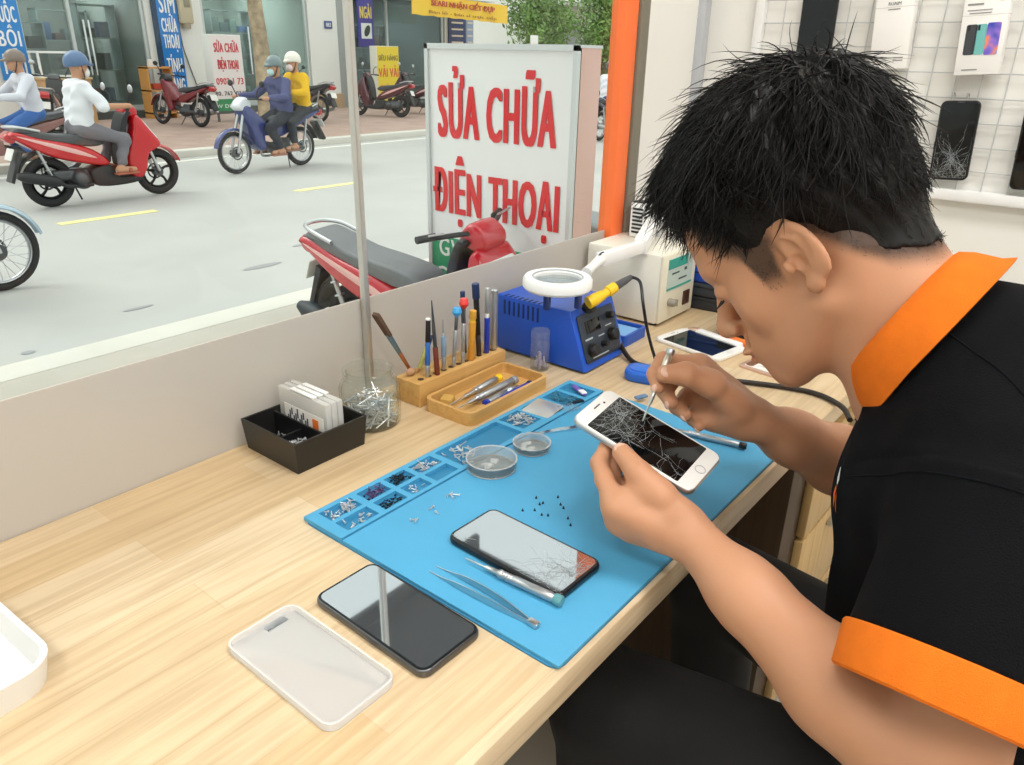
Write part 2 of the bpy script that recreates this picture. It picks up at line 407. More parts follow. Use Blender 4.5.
# ------------------------------------------------------------------ room shell
WY, WX = 0.86, 1.80                 # window plane, right wall plane
struct('floor', MB().box((-0.35, -1.32, -0.05), (4.5, 4.6, 0.1)), M_floor)
struct('ceiling', MB().box((-0.35, -1.27, 2.95), (4.5, 4.5, 0.1)), M_wall)
struct('wall_right', MB().box((WX + 0.06, -1.3, 1.45), (0.12, 4.56, 2.9)), M_wall)
struct('wall_left', MB().box((-2.56, -1.3, 1.45), (0.12, 4.56, 2.9)), M_wall)
struct('wall_back', MB().box((-0.35, -3.56, 1.45), (4.42, 0.12, 2.9)), M_wall)
struct('wall_front', MB().box((-0.38, WY + 0.10, 0.14), (4.36, 0.12, 1.16)).box((-0.38, WY + 0.10, 2.80), (4.36, 0.12, 0.2)), M_wall)       # knee wall and header
struct('wall_pier', MB().box((1.64, WY + 0.03, 1.81), (0.32, 0.03, 2.18)), M_wall)
struct('trim_1', MB().box((1.762, WY + 0.008, 1.81), (0.03, 0.022, 2.18), 0.003), mat('grey_trim', 'b9bcc0', 0.4))
glass = struct('window_1', MB().box((-0.55, WY + 0.012, 1.73), (3.94, 0.008, 2.0)), M_glasspane)
# frosted film on the lower pane
fm = bpy.data.materials.new('frosted_film'); fm.use_nodes = True
nt = fm.node_tree; nt.nodes.clear(); N = nt.nodes.new; L = nt.links.new
o_ = N('ShaderNodeOutputMaterial'); df = N('ShaderNodeBsdfDiffuse'); df.inputs[0].default_value = lin('d4cec6'); tl = N('ShaderNodeBsdfTranslucent'); tl.inputs[0].default_value = lin('d8d2ca')
gl = N('ShaderNodeBsdfGlossy'); gl.inputs['Roughness'].default_value = 0.25; mA = N('ShaderNodeMixShader'); mA.inputs[0].default_value = 0.3; mB = N('ShaderNodeMixShader'); mB.inputs[0].default_value = 0.06
L(df.outputs[0], mA.inputs[1]); L(tl.outputs[0], mA.inputs[2]); L(mA.outputs[0], mB.inputs[1]); L(gl.outputs[0], mB.inputs[2]); L(mB.outputs[0], o_.inputs[0])
film = MB().box((-0.55, WY + 0.0055, 0.809), (3.94, 0.003, 0.194)).build('frosted_film', fm, glass)
film['label'] = 'frosted grey privacy film along the bottom of the glass'
struct('trim_2', MB().box((0.718, WY - 0.004, 1.73), (0.0095, 0.012, 1.96), 0.002), mat('brushed_mullion', 'cfcdc8', 0.35, 0.7))
struct('trim_3', MB().box((1.418, WY + 0.005, 1.83), (0.046, 0.035, 2.14), 0.003), mat('orange_post_paint', 'ff7a3d', 0.45))
struct('trim_4', MB().box((1.461, WY + 0.005, 1.83), (0.034, 0.045, 2.14), 0.003), mat('olive_grey_post', '7d7768', 0.5))

struct('added_awning', MB().box((0.2, 1.72, 2.98), (5.2, 1.5, 0.05)).box((0.2, 2.46, 2.93), (5.2, 0.03, 0.14)), mat('added_awning_dark', '3a4048', 0.7))  # unseen awning, added so the phone screens reflect something dark
# ceiling lamps: two rows of LED panels
LW = [(-0.9, -0.9), (0.7, -0.9), (-0.9, -2.5), (0.7, -2.5), (0.75, 0.05), (-0.9, 0.15)]
for i, (x, y) in enumerate(LW):
    t = thing('ceiling_lamp', 'square white ceiling lamp panel above the workshop', 'lamp', (x, y, 2.9), group='ceiling lamp panels')
    MB().box((0, 0, -0.02), (0.64, 0.64, 0.035), 0.004).build('frame', M_white, t)
    MB().box((0, 0, -0.0395), (0.58, 0.58, 0.004)).build('diffuser', mat('lamp_diffuser', 'ffffff', emit=3.0), t)
    area('lamp_light', (x, y, 2.85), (0, 0, 0), 0.6, 0.6, 11, (1.0, 0.985, 0.96))

# ------------------------------------------------------------------ desk
dk = thing('desk', 'long light wood work desk running along the shop window', 'desk', (0, 0, 0))
MB().box((0.3, 0.5705, 0.732), (2.98, 0.585, 0.036), 0.003).build('desktop', M_desk, dk)
cb = MB().box((1.40, 0.575, 0.36), (0.5, 0.52, 0.66), 0.002).build('cabinet_body', M_dkwood, dk)
for k in range(3):
    d_ = MB().box((1.43, 0.307, 0.145 + k * 0.205), (0.40, 0.016, 0.197), 0.002).build('drawer', M_ply, dk)
    MB().box((1.43, 0.293, 0.215 + k * 0.205), (0.12, 0.012, 0.012), 0.003).build('handle', M_steel, d_)
MB().box((1.40, 0.575, 0.018), (0.46, 0.48, 0.034)).build('plinth', M_blackm, dk)
for x in (-1.12, -0.1):
    MB().box((x, 0.567, 0.357), (0.04, 0.52, 0.714), 0.002).build('leg', M_dkwood, dk)
TZ = 0.75
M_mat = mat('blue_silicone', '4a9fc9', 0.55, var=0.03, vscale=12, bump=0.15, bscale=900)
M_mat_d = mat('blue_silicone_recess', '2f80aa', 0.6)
M_navy = mat('navy_plastic', '1b4fae', 0.4)
M_blue = mat('blue_painted_metal', '1c55c4', 0.38, bump=0.1, bscale=700)
M_scr = mat('black_phone_glass', '07090b', 0.05, spec=0.5, ior=1.45)
M_crack = mat('crack_white', 'a9b0b3', 0.4)
M_alu = mat('aluminium', 'b9bcc0', 0.35, 0.9)
M_yel = mat('yellow_plastic', 'f0c41c', 0.4)
M_orange = mat('orange_plastic', 'e8782e', 0.45)
M_clear = clear('clear_plastic', 'f8fafa', refl=0.08, rough=0.05, body=0.06, bodycol='f2f5f6', fres=1.35)
M_jar = clear('jar_glass', 'fafcfa', refl=0.06, rough=0.01, body=0.02, bodycol='f4f8f4', fres=1.5)
M_dish = clear('dish_plastic', 'fbfcfc', refl=0.09, rough=0.03, body=0.02, bodycol='ffffff', fres=1.5)

# ---- blue silicone mat
mt = thing('repair_mat', 'blue silicone repair mat with a strip of parts compartments', 'mat', (0, 0, TZ))
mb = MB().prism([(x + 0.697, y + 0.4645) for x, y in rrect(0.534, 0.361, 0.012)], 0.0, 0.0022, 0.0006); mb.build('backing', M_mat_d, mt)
MB().prism([(0.432, 0.284), (0.945, 0.284), (0.958, 0.296), (0.9636, 0.5765), (0.431, 0.5765)], 0.0022, 0.0058, 0.0008).build('work_surface', M_mat, mt)
comps = [(.446, .492), (.502, .538), (.546, .580), (.588, .628)]
rects = [(a, b, .6135, .637) for a, b in comps] + [(a, b, .5845, .607) for a, b in comps] + [(.638, .764, .5865, .637), (.772, .815, .592, .637), (.824, .868, .5865, .637), (.877, .914, .5865, .637), (.922, .952, .5865, .637)]
xs = sorted({.431, .963} | {r[0] for r in rects} | {r[1] for r in rects}); ys = sorted({.5785, .6445} | {r[2] for r in rects} | {r[3] for r in rects})
mb = MB()
for i in range(len(xs) - 1):
    for j in range(len(ys) - 1):
        cx, cy = (xs[i] + xs[i + 1]) / 2, (ys[j] + ys[j + 1]) / 2
        if not any(a < cx < b and c < cy < d for a, b, c, d in rects):
            mb.box((cx, cy, 0.0046), (xs[i + 1] - xs[i], ys[j + 1] - ys[j], 0.0048))
mb.build('compartment_strip', M_mat, mt)
TOP = TZ + 0.0058

# ---- phones
def phone(name, label, cat, L, Wd, H, loc, rot, body, screen, bez, home=False, notch=True, cracks=0, seed=0, group=None, corner=0.011, endbez=0.004, glassy=None):
    """x = long axis, y = short axis, z = screen normal, origin at the bottom centre"""
    t = thing(name, label, cat, loc, 0, group, rot)
    MB().prism(rrect(L, Wd, corner, 7), 0, H, H * 0.42).build('body', body, t)
    MB().prism(rrect(L - 0.003, Wd - 0.003, corner - 0.0012, 7), H - 0.0002, H + 0.0003).build('front_glass', bez, t)
    s = MB().prism(rrect(L - 2 * endbez, Wd - 0.0075, 0.002 if home else corner - 0.003, 5), H + 0.0003, H + 0.0005).build('screen', screen, t)
    MB().prism([(x - L / 2 + (endbez if home else 0.0035) * 0.5 + (0 if home else 0.001), y) for x, y in rrect(0.0016, 0.012, 0.0007, 3)], H + 0.0005, H + 0.0008).build('earpiece', M_dksteel, t)
    if home:
        q = MB(); q.torus((L / 2 - endbez / 2, 0, H + 0.0004), 0.0055, 0.0004, n=28, k=6); q.build('home_button', M_alu, t)
        MB().cyl((-L / 2 + endbez * 0.62, 0.012, H), (-L / 2 + endbez * 0.62, 0.012, H + 0.0006), 0.0014, n=12).build('front_camera', M_black, t)
    MB().box((0.01, -Wd / 2 - 0.0001, H * 0.5), (0.014, 0.0012, H * 0.3), 0.0003).build('side_button', body, t)
    if cracks:
        rnd = random.Random(seed); mb = MB(); z = H + 0.00065
        def seg(a, b, w):
            d = V((b[0] - a[0], b[1] - a[1])); 
            if d.length < 1e-5: return
            n = V((-d.y, d.x)).normalized() * w
            mb.add([(a[0] - n.x, a[1] - n.y, z), (b[0] - n.x * .6, b[1] - n.y * .6, z), (b[0] + n.x * .6, b[1] + n.y * .6, z), (a[0] + n.x, a[1] + n.y, z), ((a[0] + b[0]) / 2, (a[1] + b[1]) / 2, z - 0.0004)], [(0, 1, 2, 3), (0, 4, 1), (3, 2, 4)])
        lx, ly = L / 2 - endbez - 0.001, Wd / 2 - 0.0045
        for (cx, cy, n, ln) in cracks:
            for k in range(n):
                a0 = rnd.uniform(0, 2 * pi); p = (cx + rnd.uniform(-.006, .006), cy + rnd.uniform(-.006, .006)); a = a0
                for q in range(rnd.randint(2, 6)):
                    a += rnd.uniform(-.5, .5); st = ln * rnd.uniform(.1, .3)
                    p2 = (min(lx, max(-lx, p[0] + cos(a) * st)), min(ly, max(-ly, p[1] + sin(a) * st)))
                    seg(p, p2, rnd.choice([.00005, .00008, .00012, .0002])); p = p2
        mb.build('crack_pattern', M_crack, s)['label'] = 'fine white cracks across the glass'
    return t
M_pwhite = mat('phone_white', 'f1efec', 0.25, coat=0.4)
M_pblack = mat('phone_black', '131519', 0.25)
M_gold = mat('rose_gold', 'dcb9a6', 0.3, 0.7)
M_silvb = mat('phone_silver_side', 'cfcfd0', 0.3, 0.8)
M_scr2 = mat('dark_display', '12181a', 0.06, spec=0.8)
M_mirror = mat('reflective_phone_glass', 'b2b7bc', 0.03, 0.9, ior=1.6)
phone('smartphone', 'black smartphone with cracked mirror-like screen lying on the blue mat', 'phone', 0.156, 0.077, 0.0085, (0.539, 0.409, TOP), (0, 0, RAD(-91.5)), M_pblack, M_mirror, M_pblack,
      cracks=((.062, .0, 40, .05), (.05, -.024, 26, .04), (.066, .02, 20, .05), (-.06, -.03, 6, .02)), seed=3)
phone('smartphone', 'silver-edged phone lying face up on bare wood, beside the mat corner', 'phone', 0.156, 0.077, 0.0085, (0.386, 0.443, TZ), (0, 0, RAD(-91)), M_dksteel, M_mirror, M_pblack)
phone('smartphone', 'white phone with black display lying on wood behind the raised hand', 'phone', 0.146, 0.092, 0.0075, (1.274, 0.562, TZ), (0, 0, RAD(-100)), M_pwhite, M_scr2, M_pwhite, home=True, endbez=0.017)
# clear phone case left of the silver phone
cs = thing('phone_case', 'clear white phone case lying left of the silver-edged phone', 'phone case', (0.2955, 0.457, TZ), RAD(-90))
mb = MB(); o = rrect(0.15, 0.074, 0.012, 7); i_ = rrect(0.146, 0.070, 0.010, 7)
mb.prism(o, 0, 0.0016, 0.0006); k = len(o)
mb.add([(x, y, 0.001) for x, y in o] + [(x, y, 0.008) for x, y in o] + [(x, y, 0.008) for x, y in i_] + [(x, y, 0.001) for x, y in i_],
       [(a * k + j, a * k + (j + 1) % k, (a + 1) * k + (j + 1) % k, (a + 1) * k + j) for a in range(3) for j in range(k)])
mb.build('shell', clear('case_plastic', 'f6f6f6', 0.1, 0.1, body=0.45, bodycol='ffffff'), cs)
MB().box((-0.066, 0.012, 0.0017), (0.008, 0.022, 0.0008), 0.0003).build('camera_cutout', M_alu, cs)
# white open tray at the left end
wt = thing('tray', 'white open tray at the left end of the desk', 'tray', (0.068, 0.672, TZ), RAD(3))
o = rrect(0.16, 0.155, 0.03, 7); i_ = rrect(0.150, 0.145, 0.026, 7); k = len(o); mb = MB()
mb.add([(x * .94, y * .94, 0) for x, y in o] + [(x, y, 0.028) for x, y in o] + [(x, y, 0.028) for x, y in i_] + [(x * .94, y * .94, 0.004) for x, y in i_],
       [(a * k + j, a * k + (j + 1) % k, (a + 1) * k + (j + 1) % k, (a + 1) * k + j) for a in range(3) for j in range(k)] + [tuple(range(k - 1, -1, -1)), tuple(range(3 * k, 4 * k))])
mb.build('shell', M_white, wt)
bx = thing('charger_block', 'white charger block with grey end inside the white tray', 'charger', (0.068, 0.66, TZ + 0.0042), RAD(-10))
MB().box((0, 0, 0.016), (0.07, 0.06, 0.032), 0.005).build('body', M_white, bx); MB().box((0.0352, 0, 0.016), (0.002, 0.05, 0.024), 0.0005).build('end_plate', mat('grey_plastic', '8b8d90', 0.5), bx)

# ---- petri dishes
def dish(label, x, y, r, h, cont, group='clear petri dishes on the mat'):
    t = thing('petri_dish', label, 'dish', (x, y, TOP), 0, group)
    MB().lathe([(0.0001, 0), (r - .001, 0), (r, .001), (r, h), (r - .0012, h), (r - .0012, .0014), (.0001, .0014)], 48).build('base', M_dish, t)
    R = r + .0022
    MB().lathe([(R, h * .35), (R, h + .0012), (R - .001, h + .0022), (.0001, h + .0022), (.0001, h + .001), (R - .0012, h + .001), (R - .0012, h * .35)], 48, closed=False).build('lid', M_dish, t); MB().torus((0, 0, h + .0016), R - .0008, .0011, n=48, k=8).torus((0, 0, .001), r - .0005, .001, n=48, k=8).build('rim', clear('dish_rim', 'fbfcfc', .25, .05, body=.3), t)
    for k in range(cont):
        a = random.uniform(0, 6.28); q = r * random.uniform(.1, .6); 
        s_ = MB(); s_.ell((q * cos(a), q * sin(a), .0035), (.009, .005, .002), 14, 8, rot=Euler((0, 0, random.uniform(0, 3))).to_matrix()); s_.build('lens', clear('dish_lens', 'fbfcfc', .3, .04, body=.35), t)
    return t
dish('larger clear petri dish with lid on the blue mat, nearest its compartment strip', 0.660, 0.556, 0.0315, 0.013, 4)
dish('smaller clear petri dish with lid, close to the steel spudger', 0.735, 0.548, 0.024, 0.009, 3)

# ---- small metal parts
def screw(mb, p, a, L=.005, r=.0011, tilt=1.45):
    T = M4.Translation(V(p)) @ Euler((0, tilt, a), 'XYZ').to_matrix().to_4x4()
    mb.cyl((0, 0, 0), (0, 0, L), r * .55, n=6, T=T); mb.cyl((0, 0, -.001), (0, 0, 0), r * 1.3, n=8, T=T)
def heap(name, label, cat, boxes, n, L, r, m, z, layers=1, group=None):
    mb = MB()
    for i in range(n):
        a, b, c, d = boxes; screw(mb, (random.uniform(a, b), random.uniform(c, d), z + r + random.random() * layers * r * 2.2), random.uniform(0, 6.28), L * random.uniform(.6, 1.2), r, random.uniform(1.2, 1.6))
    return tag(mb.build(name, m), label, cat, group, 'stuff')
M_scr_s = mat('screw_silver', 'd4d6d8', 0.36, 0.75); M_scr_b = mat('screw_dark', '22303a', 0.4, 0.6); M_scr_p = mat('screw_violet', '6a5a86', 0.35, 0.7)
names = ['front left corner', 'second slot', 'third slot', 'fourth slot']
for i, (a, b) in enumerate(comps):
    heap('screws', 'loose tiny screws filling the %s of the outer compartment row' % names[i], 'screws', (a + .004, b - .004, .617, .633), 34, .006, .0011, (M_scr_s, M_scr_p, M_scr_b, M_scr_s)[i], TZ + .0022, 2)
    if i != 3: heap('screws', 'sparse small screws in the %s of the inner compartment row' % names[i], 'screws', (a + .004, b - .004, .588, .603), (14, 26, 8)[i], .005, .0010, (M_scr_s, M_scr_b, M_scr_s)[i], TZ + .0022)
heap('connectors', 'pile of silver metal connectors at the left end of the long compartment', 'connectors', (.643, .675, .592, .630), 26, .012, .0014, M_scr_s, TZ + .0022, 3)
heap('screws', 'dense bright screws in the compartment right of the long one', 'screws', (.776, .811, .597, .633), 50, .007, .0013, M_scr_s, TZ + .0022, 2)
heap('circuit_parts', 'blue-grey electronic bits in the compartment behind the steel plate', 'parts', (.882, .910, .591, .632), 36, .006, .0014, mat('chip_teal', '3f7f96', 0.4), TZ + .0022, 2)
pl = MB().prism(rrect(.052, .046, .003), 0, .0016, .0004).build('metal_plate', mat('pale_steel_plate', 'dcdcd6', 0.3, 0.6)); pl.location = (.846, .612, TZ + .0062); pl.rotation_euler = (RAD(2), 0, RAD(8)); tag(pl, 'thin pale steel plate lying across a mat compartment', 'plate')
bi = thing('flex_cable', 'purple flex cable piece at the far end of the compartment strip', 'cable', (.937, .608, TZ + .0062), RAD(62))
MB().box((0, 0, .002), (.040, .008, .003), .001).build('strip', mat('violet_plastic', '7a63b8', 0.35), bi); MB().box((-.012, .0, .004), (.014, .009, .003), .001).build('connector', M_white, bi)
for i, (x, y, L) in enumerate(((447, 497, .010), (453, 499, .010), (459, 496, .008), (433, 508, .008), (436, 513, .006), (411, 521, .006), (415, 523, .007))):
    p = D(x, y, TOP); mb = MB(); screw(mb, (0, 0, .0016), 0, L, .0015, 1.5)
    o = mb.build('screw', M_scr_s); o.location = (p[0], p[1], TOP); o.rotation_euler = (0, 0, i * 1.1)
    tag(o, 'small steel screw lying loose on the mat between strip and black phone', 'screw', 'steel screws loose on the mat')
for i, (x, y) in enumerate(((757, 513), (798, 512), (803, 470), (815, 492), (826, 488), (822, 528), (843, 530), (877, 468), (886, 493), (896, 505), (911, 540), (920, 563))):
    p = D(300 + x / 3.4, 360 + y / 3.4, TOP); mb = MB(); screw(mb, (0, 0, 0.001), 0, .0022, .0011, 0.0)
    o = mb.build('screw', M_scr_b); o.location = (p[0], p[1], TOP); o.rotation_euler = (0, 0, i)
    tag(o, 'tiny dark screw scattered on the mat beyond the cracked black phone', 'screw', 'tiny dark screws scattered on the mat')

# ---- hand tools on the mat
def driver(name, label, a, b, r, body, tipm, capm, shaft=.35, cat='screwdriver', group=None, lift=0):
    """straight precision driver from tip a to end b"""
    a = V(a); b = V(b); L = (b - a).length; t = thing(name, label, cat, a, group=group, rot=(b - a).to_track_quat('Z', 'Y').to_euler())
    MB().lathe([(.0001, 0), (.0008, .001), (.0011, .008), (.0011, L * shaft * .6), (r * .6, L * shaft * .7), (r * .62, L * shaft)], 12).build('shaft', tipm, t)
    pr = [(r * .6, L * shaft), (r, L * shaft + .004)]
    for q in range(5): z = L * shaft + .006 + q * .003; pr += [(r, z), (r * .86, z + .001), (r * .86, z + .002), (r, z + .003)]
    pr += [(r, L * .9), (r * .8, L * .92), (r * .8, L * .93)]
    MB().lathe(pr, 14).build('handle', body, t)
    MB().lathe([(.0001, L * .925), (r * 1.05, L * .925), (r * 1.15, L * .94), (r * 1.15, L * .99), (r * .9, L), (.0001, L)], 14).build('cap', capm, t)
    return t
a = D(465, 562, TOP); b = D(562, 607, TOP)
driver('screwdriver', 'grey steel screwdriver with teal end cap lying beside the black phone', (a[0], a[1], TOP + .005), (b[0], b[1], TOP + .0062), .0050, M_alu, M_steel, mat('teal_plastic', '5f9aa0', 0.45))
a = D(655, 428, TOP); b = D(746, 450, TOP)
driver('screwdriver', 'grey screwdriver with black end cap lying behind the held phone', (a[0], a[1], TOP + .0045), (b[0], b[1], TOP + .0055), .0042, M_alu, M_steel, M_black)
def tweezers(label, tipc, tail, spread, w=.0035, loc_z=TOP, bend=0.0):
    t = thing('tweezers', label, 'tweezers', (tail[0], tail[1], loc_z), math.atan2(tipc[1] - tail[1], tipc[0] - tail[0]))
    L = math.hypot(tipc[0] - tail[0], tipc[1] - tail[1])
    for s in (-1, 1):
        mb = MB(); rows = []
        for i in range(15):
            u = i / 14; x = L * u; c = s * spread * (sin(pi * min(1, u * .75 + .1)) * .6 + u * .4) + bend * u * u; hw = w * (0.55 + .6 * sin(pi * min(1, u * 1.1))) * (1 if u < .7 else max(.12, (1 - u) / .3))
            rows.append([(x, c - .0005, .0005), (x, c + .0005, .0005), (x, c + .0005, .0005 + hw * 1.6), (x, c - .0005, .0005 + hw * 1.6)])
        mb.grid(rows, closed_v=True); mb.add(rows[0], [(0, 1, 2, 3)]); mb.add(rows[-1], [(0, 1, 2, 3)])
        mb.build('arm', M_steel, t)
    MB().box((-.004, 0, .0032), (.012, spread * .9, .0055), .001).build('joint', M_steel, t)
    return t
a = D(433, 569, TOP); b = D(530, 624, TOP); tweezers('open steel tweezers lying on the near edge of the mat', a, b, .0078, .0042)
sp = thing('spudger', 'curved silver spudger lying behind the smaller petri dish', 'spudger', (0, 0, TOP))
pts = [D(*q, TOP) for q in ((524, 433), (540, 434), (560, 431), (585, 428), (612, 426))]
mb = MB(); rows = []
for i, p in enumerate(pts):
    hw = (.0012, .003, .0042, .0045, .004)[i]; dx = V((pts[min(i + 1, 4)][0] - pts[max(i - 1, 0)][0], pts[min(i + 1, 4)][1] - pts[max(i - 1, 0)][1], 0)).normalized(); n_ = V((-dx.y, dx.x, 0)) * hw; c = V((p[0], p[1], 0)); hh = (.001, .002, .0035, .004, .0035)[i]
    rows.append([c - n_, c - n_ + V((0, 0, hh)), c + n_ + V((0, 0, hh)), c + n_])
mb.grid(rows, closed_v=True); mb.add(rows[0], [(0, 1, 2, 3)]); mb.add(rows[-1], [(0, 1, 2, 3)]); mb.build('blade', M_chrome, sp)
for nm, lab, cat, x, y, sz, m in (('driver_bit', 'short steel driver bit lying left of the holding hand', 'bit', 601, 457, (.016, .004, .004), M_scr_s), ('flex_connector', 'small slate-blue connector strip between held phone and blue case', 'connector', 641, 398, (.022, .009, .004), mat('slate_plastic', '5c7da0', .4)),
                             ('chip', 'tiny dark chip lying near the compartment strip by the held phone', 'chip', 578, 403, (.02, .007, .004), M_scr_b), ('zip_bag', 'small crumpled clear plastic bag at the end of the held phone', 'bag', 569, 409, (.03, .022, .004), M_clear)):
    p = D(x, y, TOP); o = MB().box((0, 0, sz[2] / 2 + .0002), sz, min(sz) * .3, 2).build(nm, m); o.location = (p[0], p[1], TOP); o.rotation_euler = (0, 0, RAD(-20)); tag(o, lab, cat)

# ---- black tray with screws and the card case standing in it
bt = thing('parts_tray', 'small black open tray with compartments on the desk by the window', 'tray', (0.547, 0.793, TZ))
def openbox(mb, w, d, h, tk, flare=.94, m=0):
    o = [(-w / 2, -d / 2), (w / 2, -d / 2), (w / 2, d / 2), (-w / 2, d / 2)]; i_ = [(x - math.copysign(tk, x), y - math.copysign(tk, y)) for x, y in o]
    mb.add([(x * flare, y * flare, 0) for x, y in o] + [(x, y, h) for x, y in o] + [(x, y, h) for x, y in i_] + [(x * flare, y * flare, tk) for x, y in i_],
           [(a * 4 + j, a * 4 + (j + 1) % 4, (a + 1) * 4 + (j + 1) % 4, (a + 1) * 4 + j) for a in range(3) for j in range(4)] + [(3, 2, 1, 0), (12, 13, 14, 15)], m)
mb = MB(); openbox(mb, .117, .118, .044, .003); mb.build('tub', mat('black_tray_plastic', '1b1a19', 0.38), bt)
MB().box((-.009, 0, .022), (.0025, .108, .036)).box((-.031, -.006, .018), (.042, .0025, .028)).build('divider', M_black, bt)
heap('screws', 'bright screws and washers in the near compartment of the black tray', 'screws', (.502, .532, .748, .778), 60, .006, .0018, M_scr_s, TZ + .008, 5)
heap('screws', 'few silver screws in the far compartment of the black tray', 'screws', (.500, .530, .796, .835), 14, .009, .0014, M_scr_s, TZ + .008, 2)
cc = thing('card_case', 'clear plastic case of memory cards standing in the black tray', 'case', (0.5615, 0.796, TZ + .0035))
for j in range(3):
    q = MB().box(((j - 1) * .0098, 0, .037), (.0092, .104, .070), .0022).build('case_shell', clear('case_white', 'f4f4f2', .08, .1, body=.5, bodycol='f2f1ec'), cc)
    MB().box(((j - 1) * .0098, 0, .0735), (.0075, .05, .002), .0005).build('hinge', M_white, q)
lb = MB().box((-.0152, -.004, .031), (.0006, .084, .040)).build('label_card', mat('label_white', 'e8e6e0', .6), cc)
mb = MB()
for j in range(11): mb.box((-.0158, .030 - j * .0042, .036 + .006 * ((j * 7) % 3 - 1)), (.0004, .0026, .010 + .004 * (j % 2)))
for j in range(9): mb.box((-.0158, .034 - j * .0055, .019), (.0004, .0038, .004))
mb.build('print', mat('label_dark', '3a3f55', .6), lb)
MB().box((-.0158, -.029, .030), (.0004, .012, .03)).box((-.0158, -.02, .022), (.0004, .03, .008)).build('print', mat('label_orange', 'e8712e', .6), lb)

# ---- glass jar of drill bits
jr = thing('glass_jar', 'open clear glass jar half full of small drill bits', 'jar', (0.655, 0.783, TZ))
R = .0435
prof = [(.0001, 0), (R - .006, 0), (R - .001, .003), (R, .008), (R, .058), (R - .002, .064), (R - .008, .069), (R - .0085, .072), (R - .006, .0735), (R - .006, .0755), (R - .0085, .077), (R - .0085, .0795), (R - .006, .081), (R - .006, .084), (R - .0075, .0855), (R - .0105, .0855), (R - .0112, .083), (R - .0112, .070), (R - .005, .062), (R - .0028, .057), (R - .0028, .009), (R - .006, .005), (.0001, .0045)]
MB().lathe(prof, 56).build('jar_body', M_jar, jr)
mb = MB()
for i in range(150):
    a = random.uniform(0, 6.28); q = R * .86 * math.sqrt(random.random()); z = .008 + random.random() ** 1.3 * .036 * (1.1 - .35 * q / R)
    p = V((q * cos(a), q * sin(a), z)); d = V((random.gauss(0, 1), random.gauss(0, 1), random.gauss(0, .45))).normalized() * random.uniform(.009, .016)
    e = []
    for s in (-1, 1):
        v = p + d * s; rr = math.hypot(v.x, v.y)
        if rr > R - .005: v.x *= (R - .005) / rr; v.y *= (R - .005) / rr
        v.z = max(.0062, v.z); e.append(v)
    mb.cyl(e[0], e[1], .0013, n=7)
tag(mb.build('drill_bits', M_scr_s), 'heap of short shiny drill bits inside the glass jar', 'drill bits', None, 'stuff').location = (0.655, 0.783, TZ)

# ---- beech tool block and its upright tools
blk = thing('tool_block', 'long beech tool holder block with a row of holes', 'tool holder', (0.8365, 0.789, TZ))
MB().box((0, 0, .019), (.204, .054, .038), .0015).build('block', M_block, blk)
mb = MB()
for x in np.linspace(-.085, .085, 11): mb.lathe([(.0042, .0381), (.0052, .0386), (.0042, .0388)], 14, T=M4.Translation((x, -.012, 0))); mb.cyl((x, -.012, .0379), (x, -.012, .0383), .0042, n=14)
mb.build('holes', mat('hole_dark', '4b3418', .8), blk)
BZ = TZ + .0384
def upright(name, label, cat, base, top, segs, group=None):
    """segs: (from, to, r0, r1, material, part name) along the axis 0..1"""
    a, b = V(base), V(top); L = (b - a).length; t = thing(name, label, cat, a, rot=(b - a).to_track_quat('Z', 'Y').to_euler(), group=group)
    for s in segs: MB().lathe([(.0001, s[0] * L), (s[2] * .9, s[0] * L), (s[2], s[0] * L + .0008), (s[3], s[1] * L - .0008), (s[3] * .85, s[1] * L), (.0001, s[1] * L)], 14).build(s[5], s[4], t)
    return t
M_brist = mat('brown_bristles', '5a4231', .8, bump=.6, bscale=300); M_copper = mat('copper', 'b97a52', .35, .8); M_dkblue = mat('dark_blue_plastic', '16305c', .4); M_rblue = mat('royal_blue', '2038a8', .35)
t = upright('flat_brush', 'flat brown-bristled brush leaning left out of the tool block', 'brush', (.764, .811, BZ), (.697, .811, .900), [(0, .34, .0028, .0033, M_copper, 'handle'), (.34, .66, .0036, .0046, mat('ferrule_blue', '6f8fa6', .3, .7), 'ferrule')])
q = MB(); L_ = (V((.697, .811, .900)) - V((.764, .811, BZ))).length; q.prism([(-.0055, L_ * .64), (.0055, L_ * .64), (.0072, L_ * .97), (.005, L_), (-.006, L_ * .99), (-.0072, L_ * .95)], -.003, .003, .001, T=M4.Rotation(RAD(90), 4, 'X') @ M4.Scale(1, 4, (0, 0, 1))); q.build('bristles', M_brist, t)
upright('pen_knife', 'short yellow-green and navy tool crossing the brush in the block', 'tool', (.768, .800, BZ), (.800, .800, .842), [(0, .12, .0012, .0026, M_copper, 'tip'), (.1, .68, .0032, .0042, mat('olive_green', 'a8a85a', .5), 'handle'), (.68, 1, .0044, .0036, M_dkblue, 'cap')])
upright('marker_pen', 'blue and black marker pen left of the brown tweezers', 'pen', (.766, .777, BZ), (.771, .777, .882), [(0, .2, .0036, .0038, M_alu, 'tip_sleeve'), (.2, .6, .0040, .0040, mat('mid_blue', '2b62b0', .4), 'barrel'), (.6, .97, .0042, .0036, M_black, 'cap'), (.97, 1, .0042, .0042, M_white, 'end')])
upright('tweezers', 'tall slim tweezers with red-brown grip standing in the block', 'tweezers', (.782, .771, BZ), (.773, .771, .911), [(0, .38, .0042, .0040, mat('red_brown', '6f2f20', .5), 'grip'), (.38, .7, .0032, .0026, M_dksteel, 'shank'), (.7, 1, .0024, .0008, M_dksteel, 'point')])
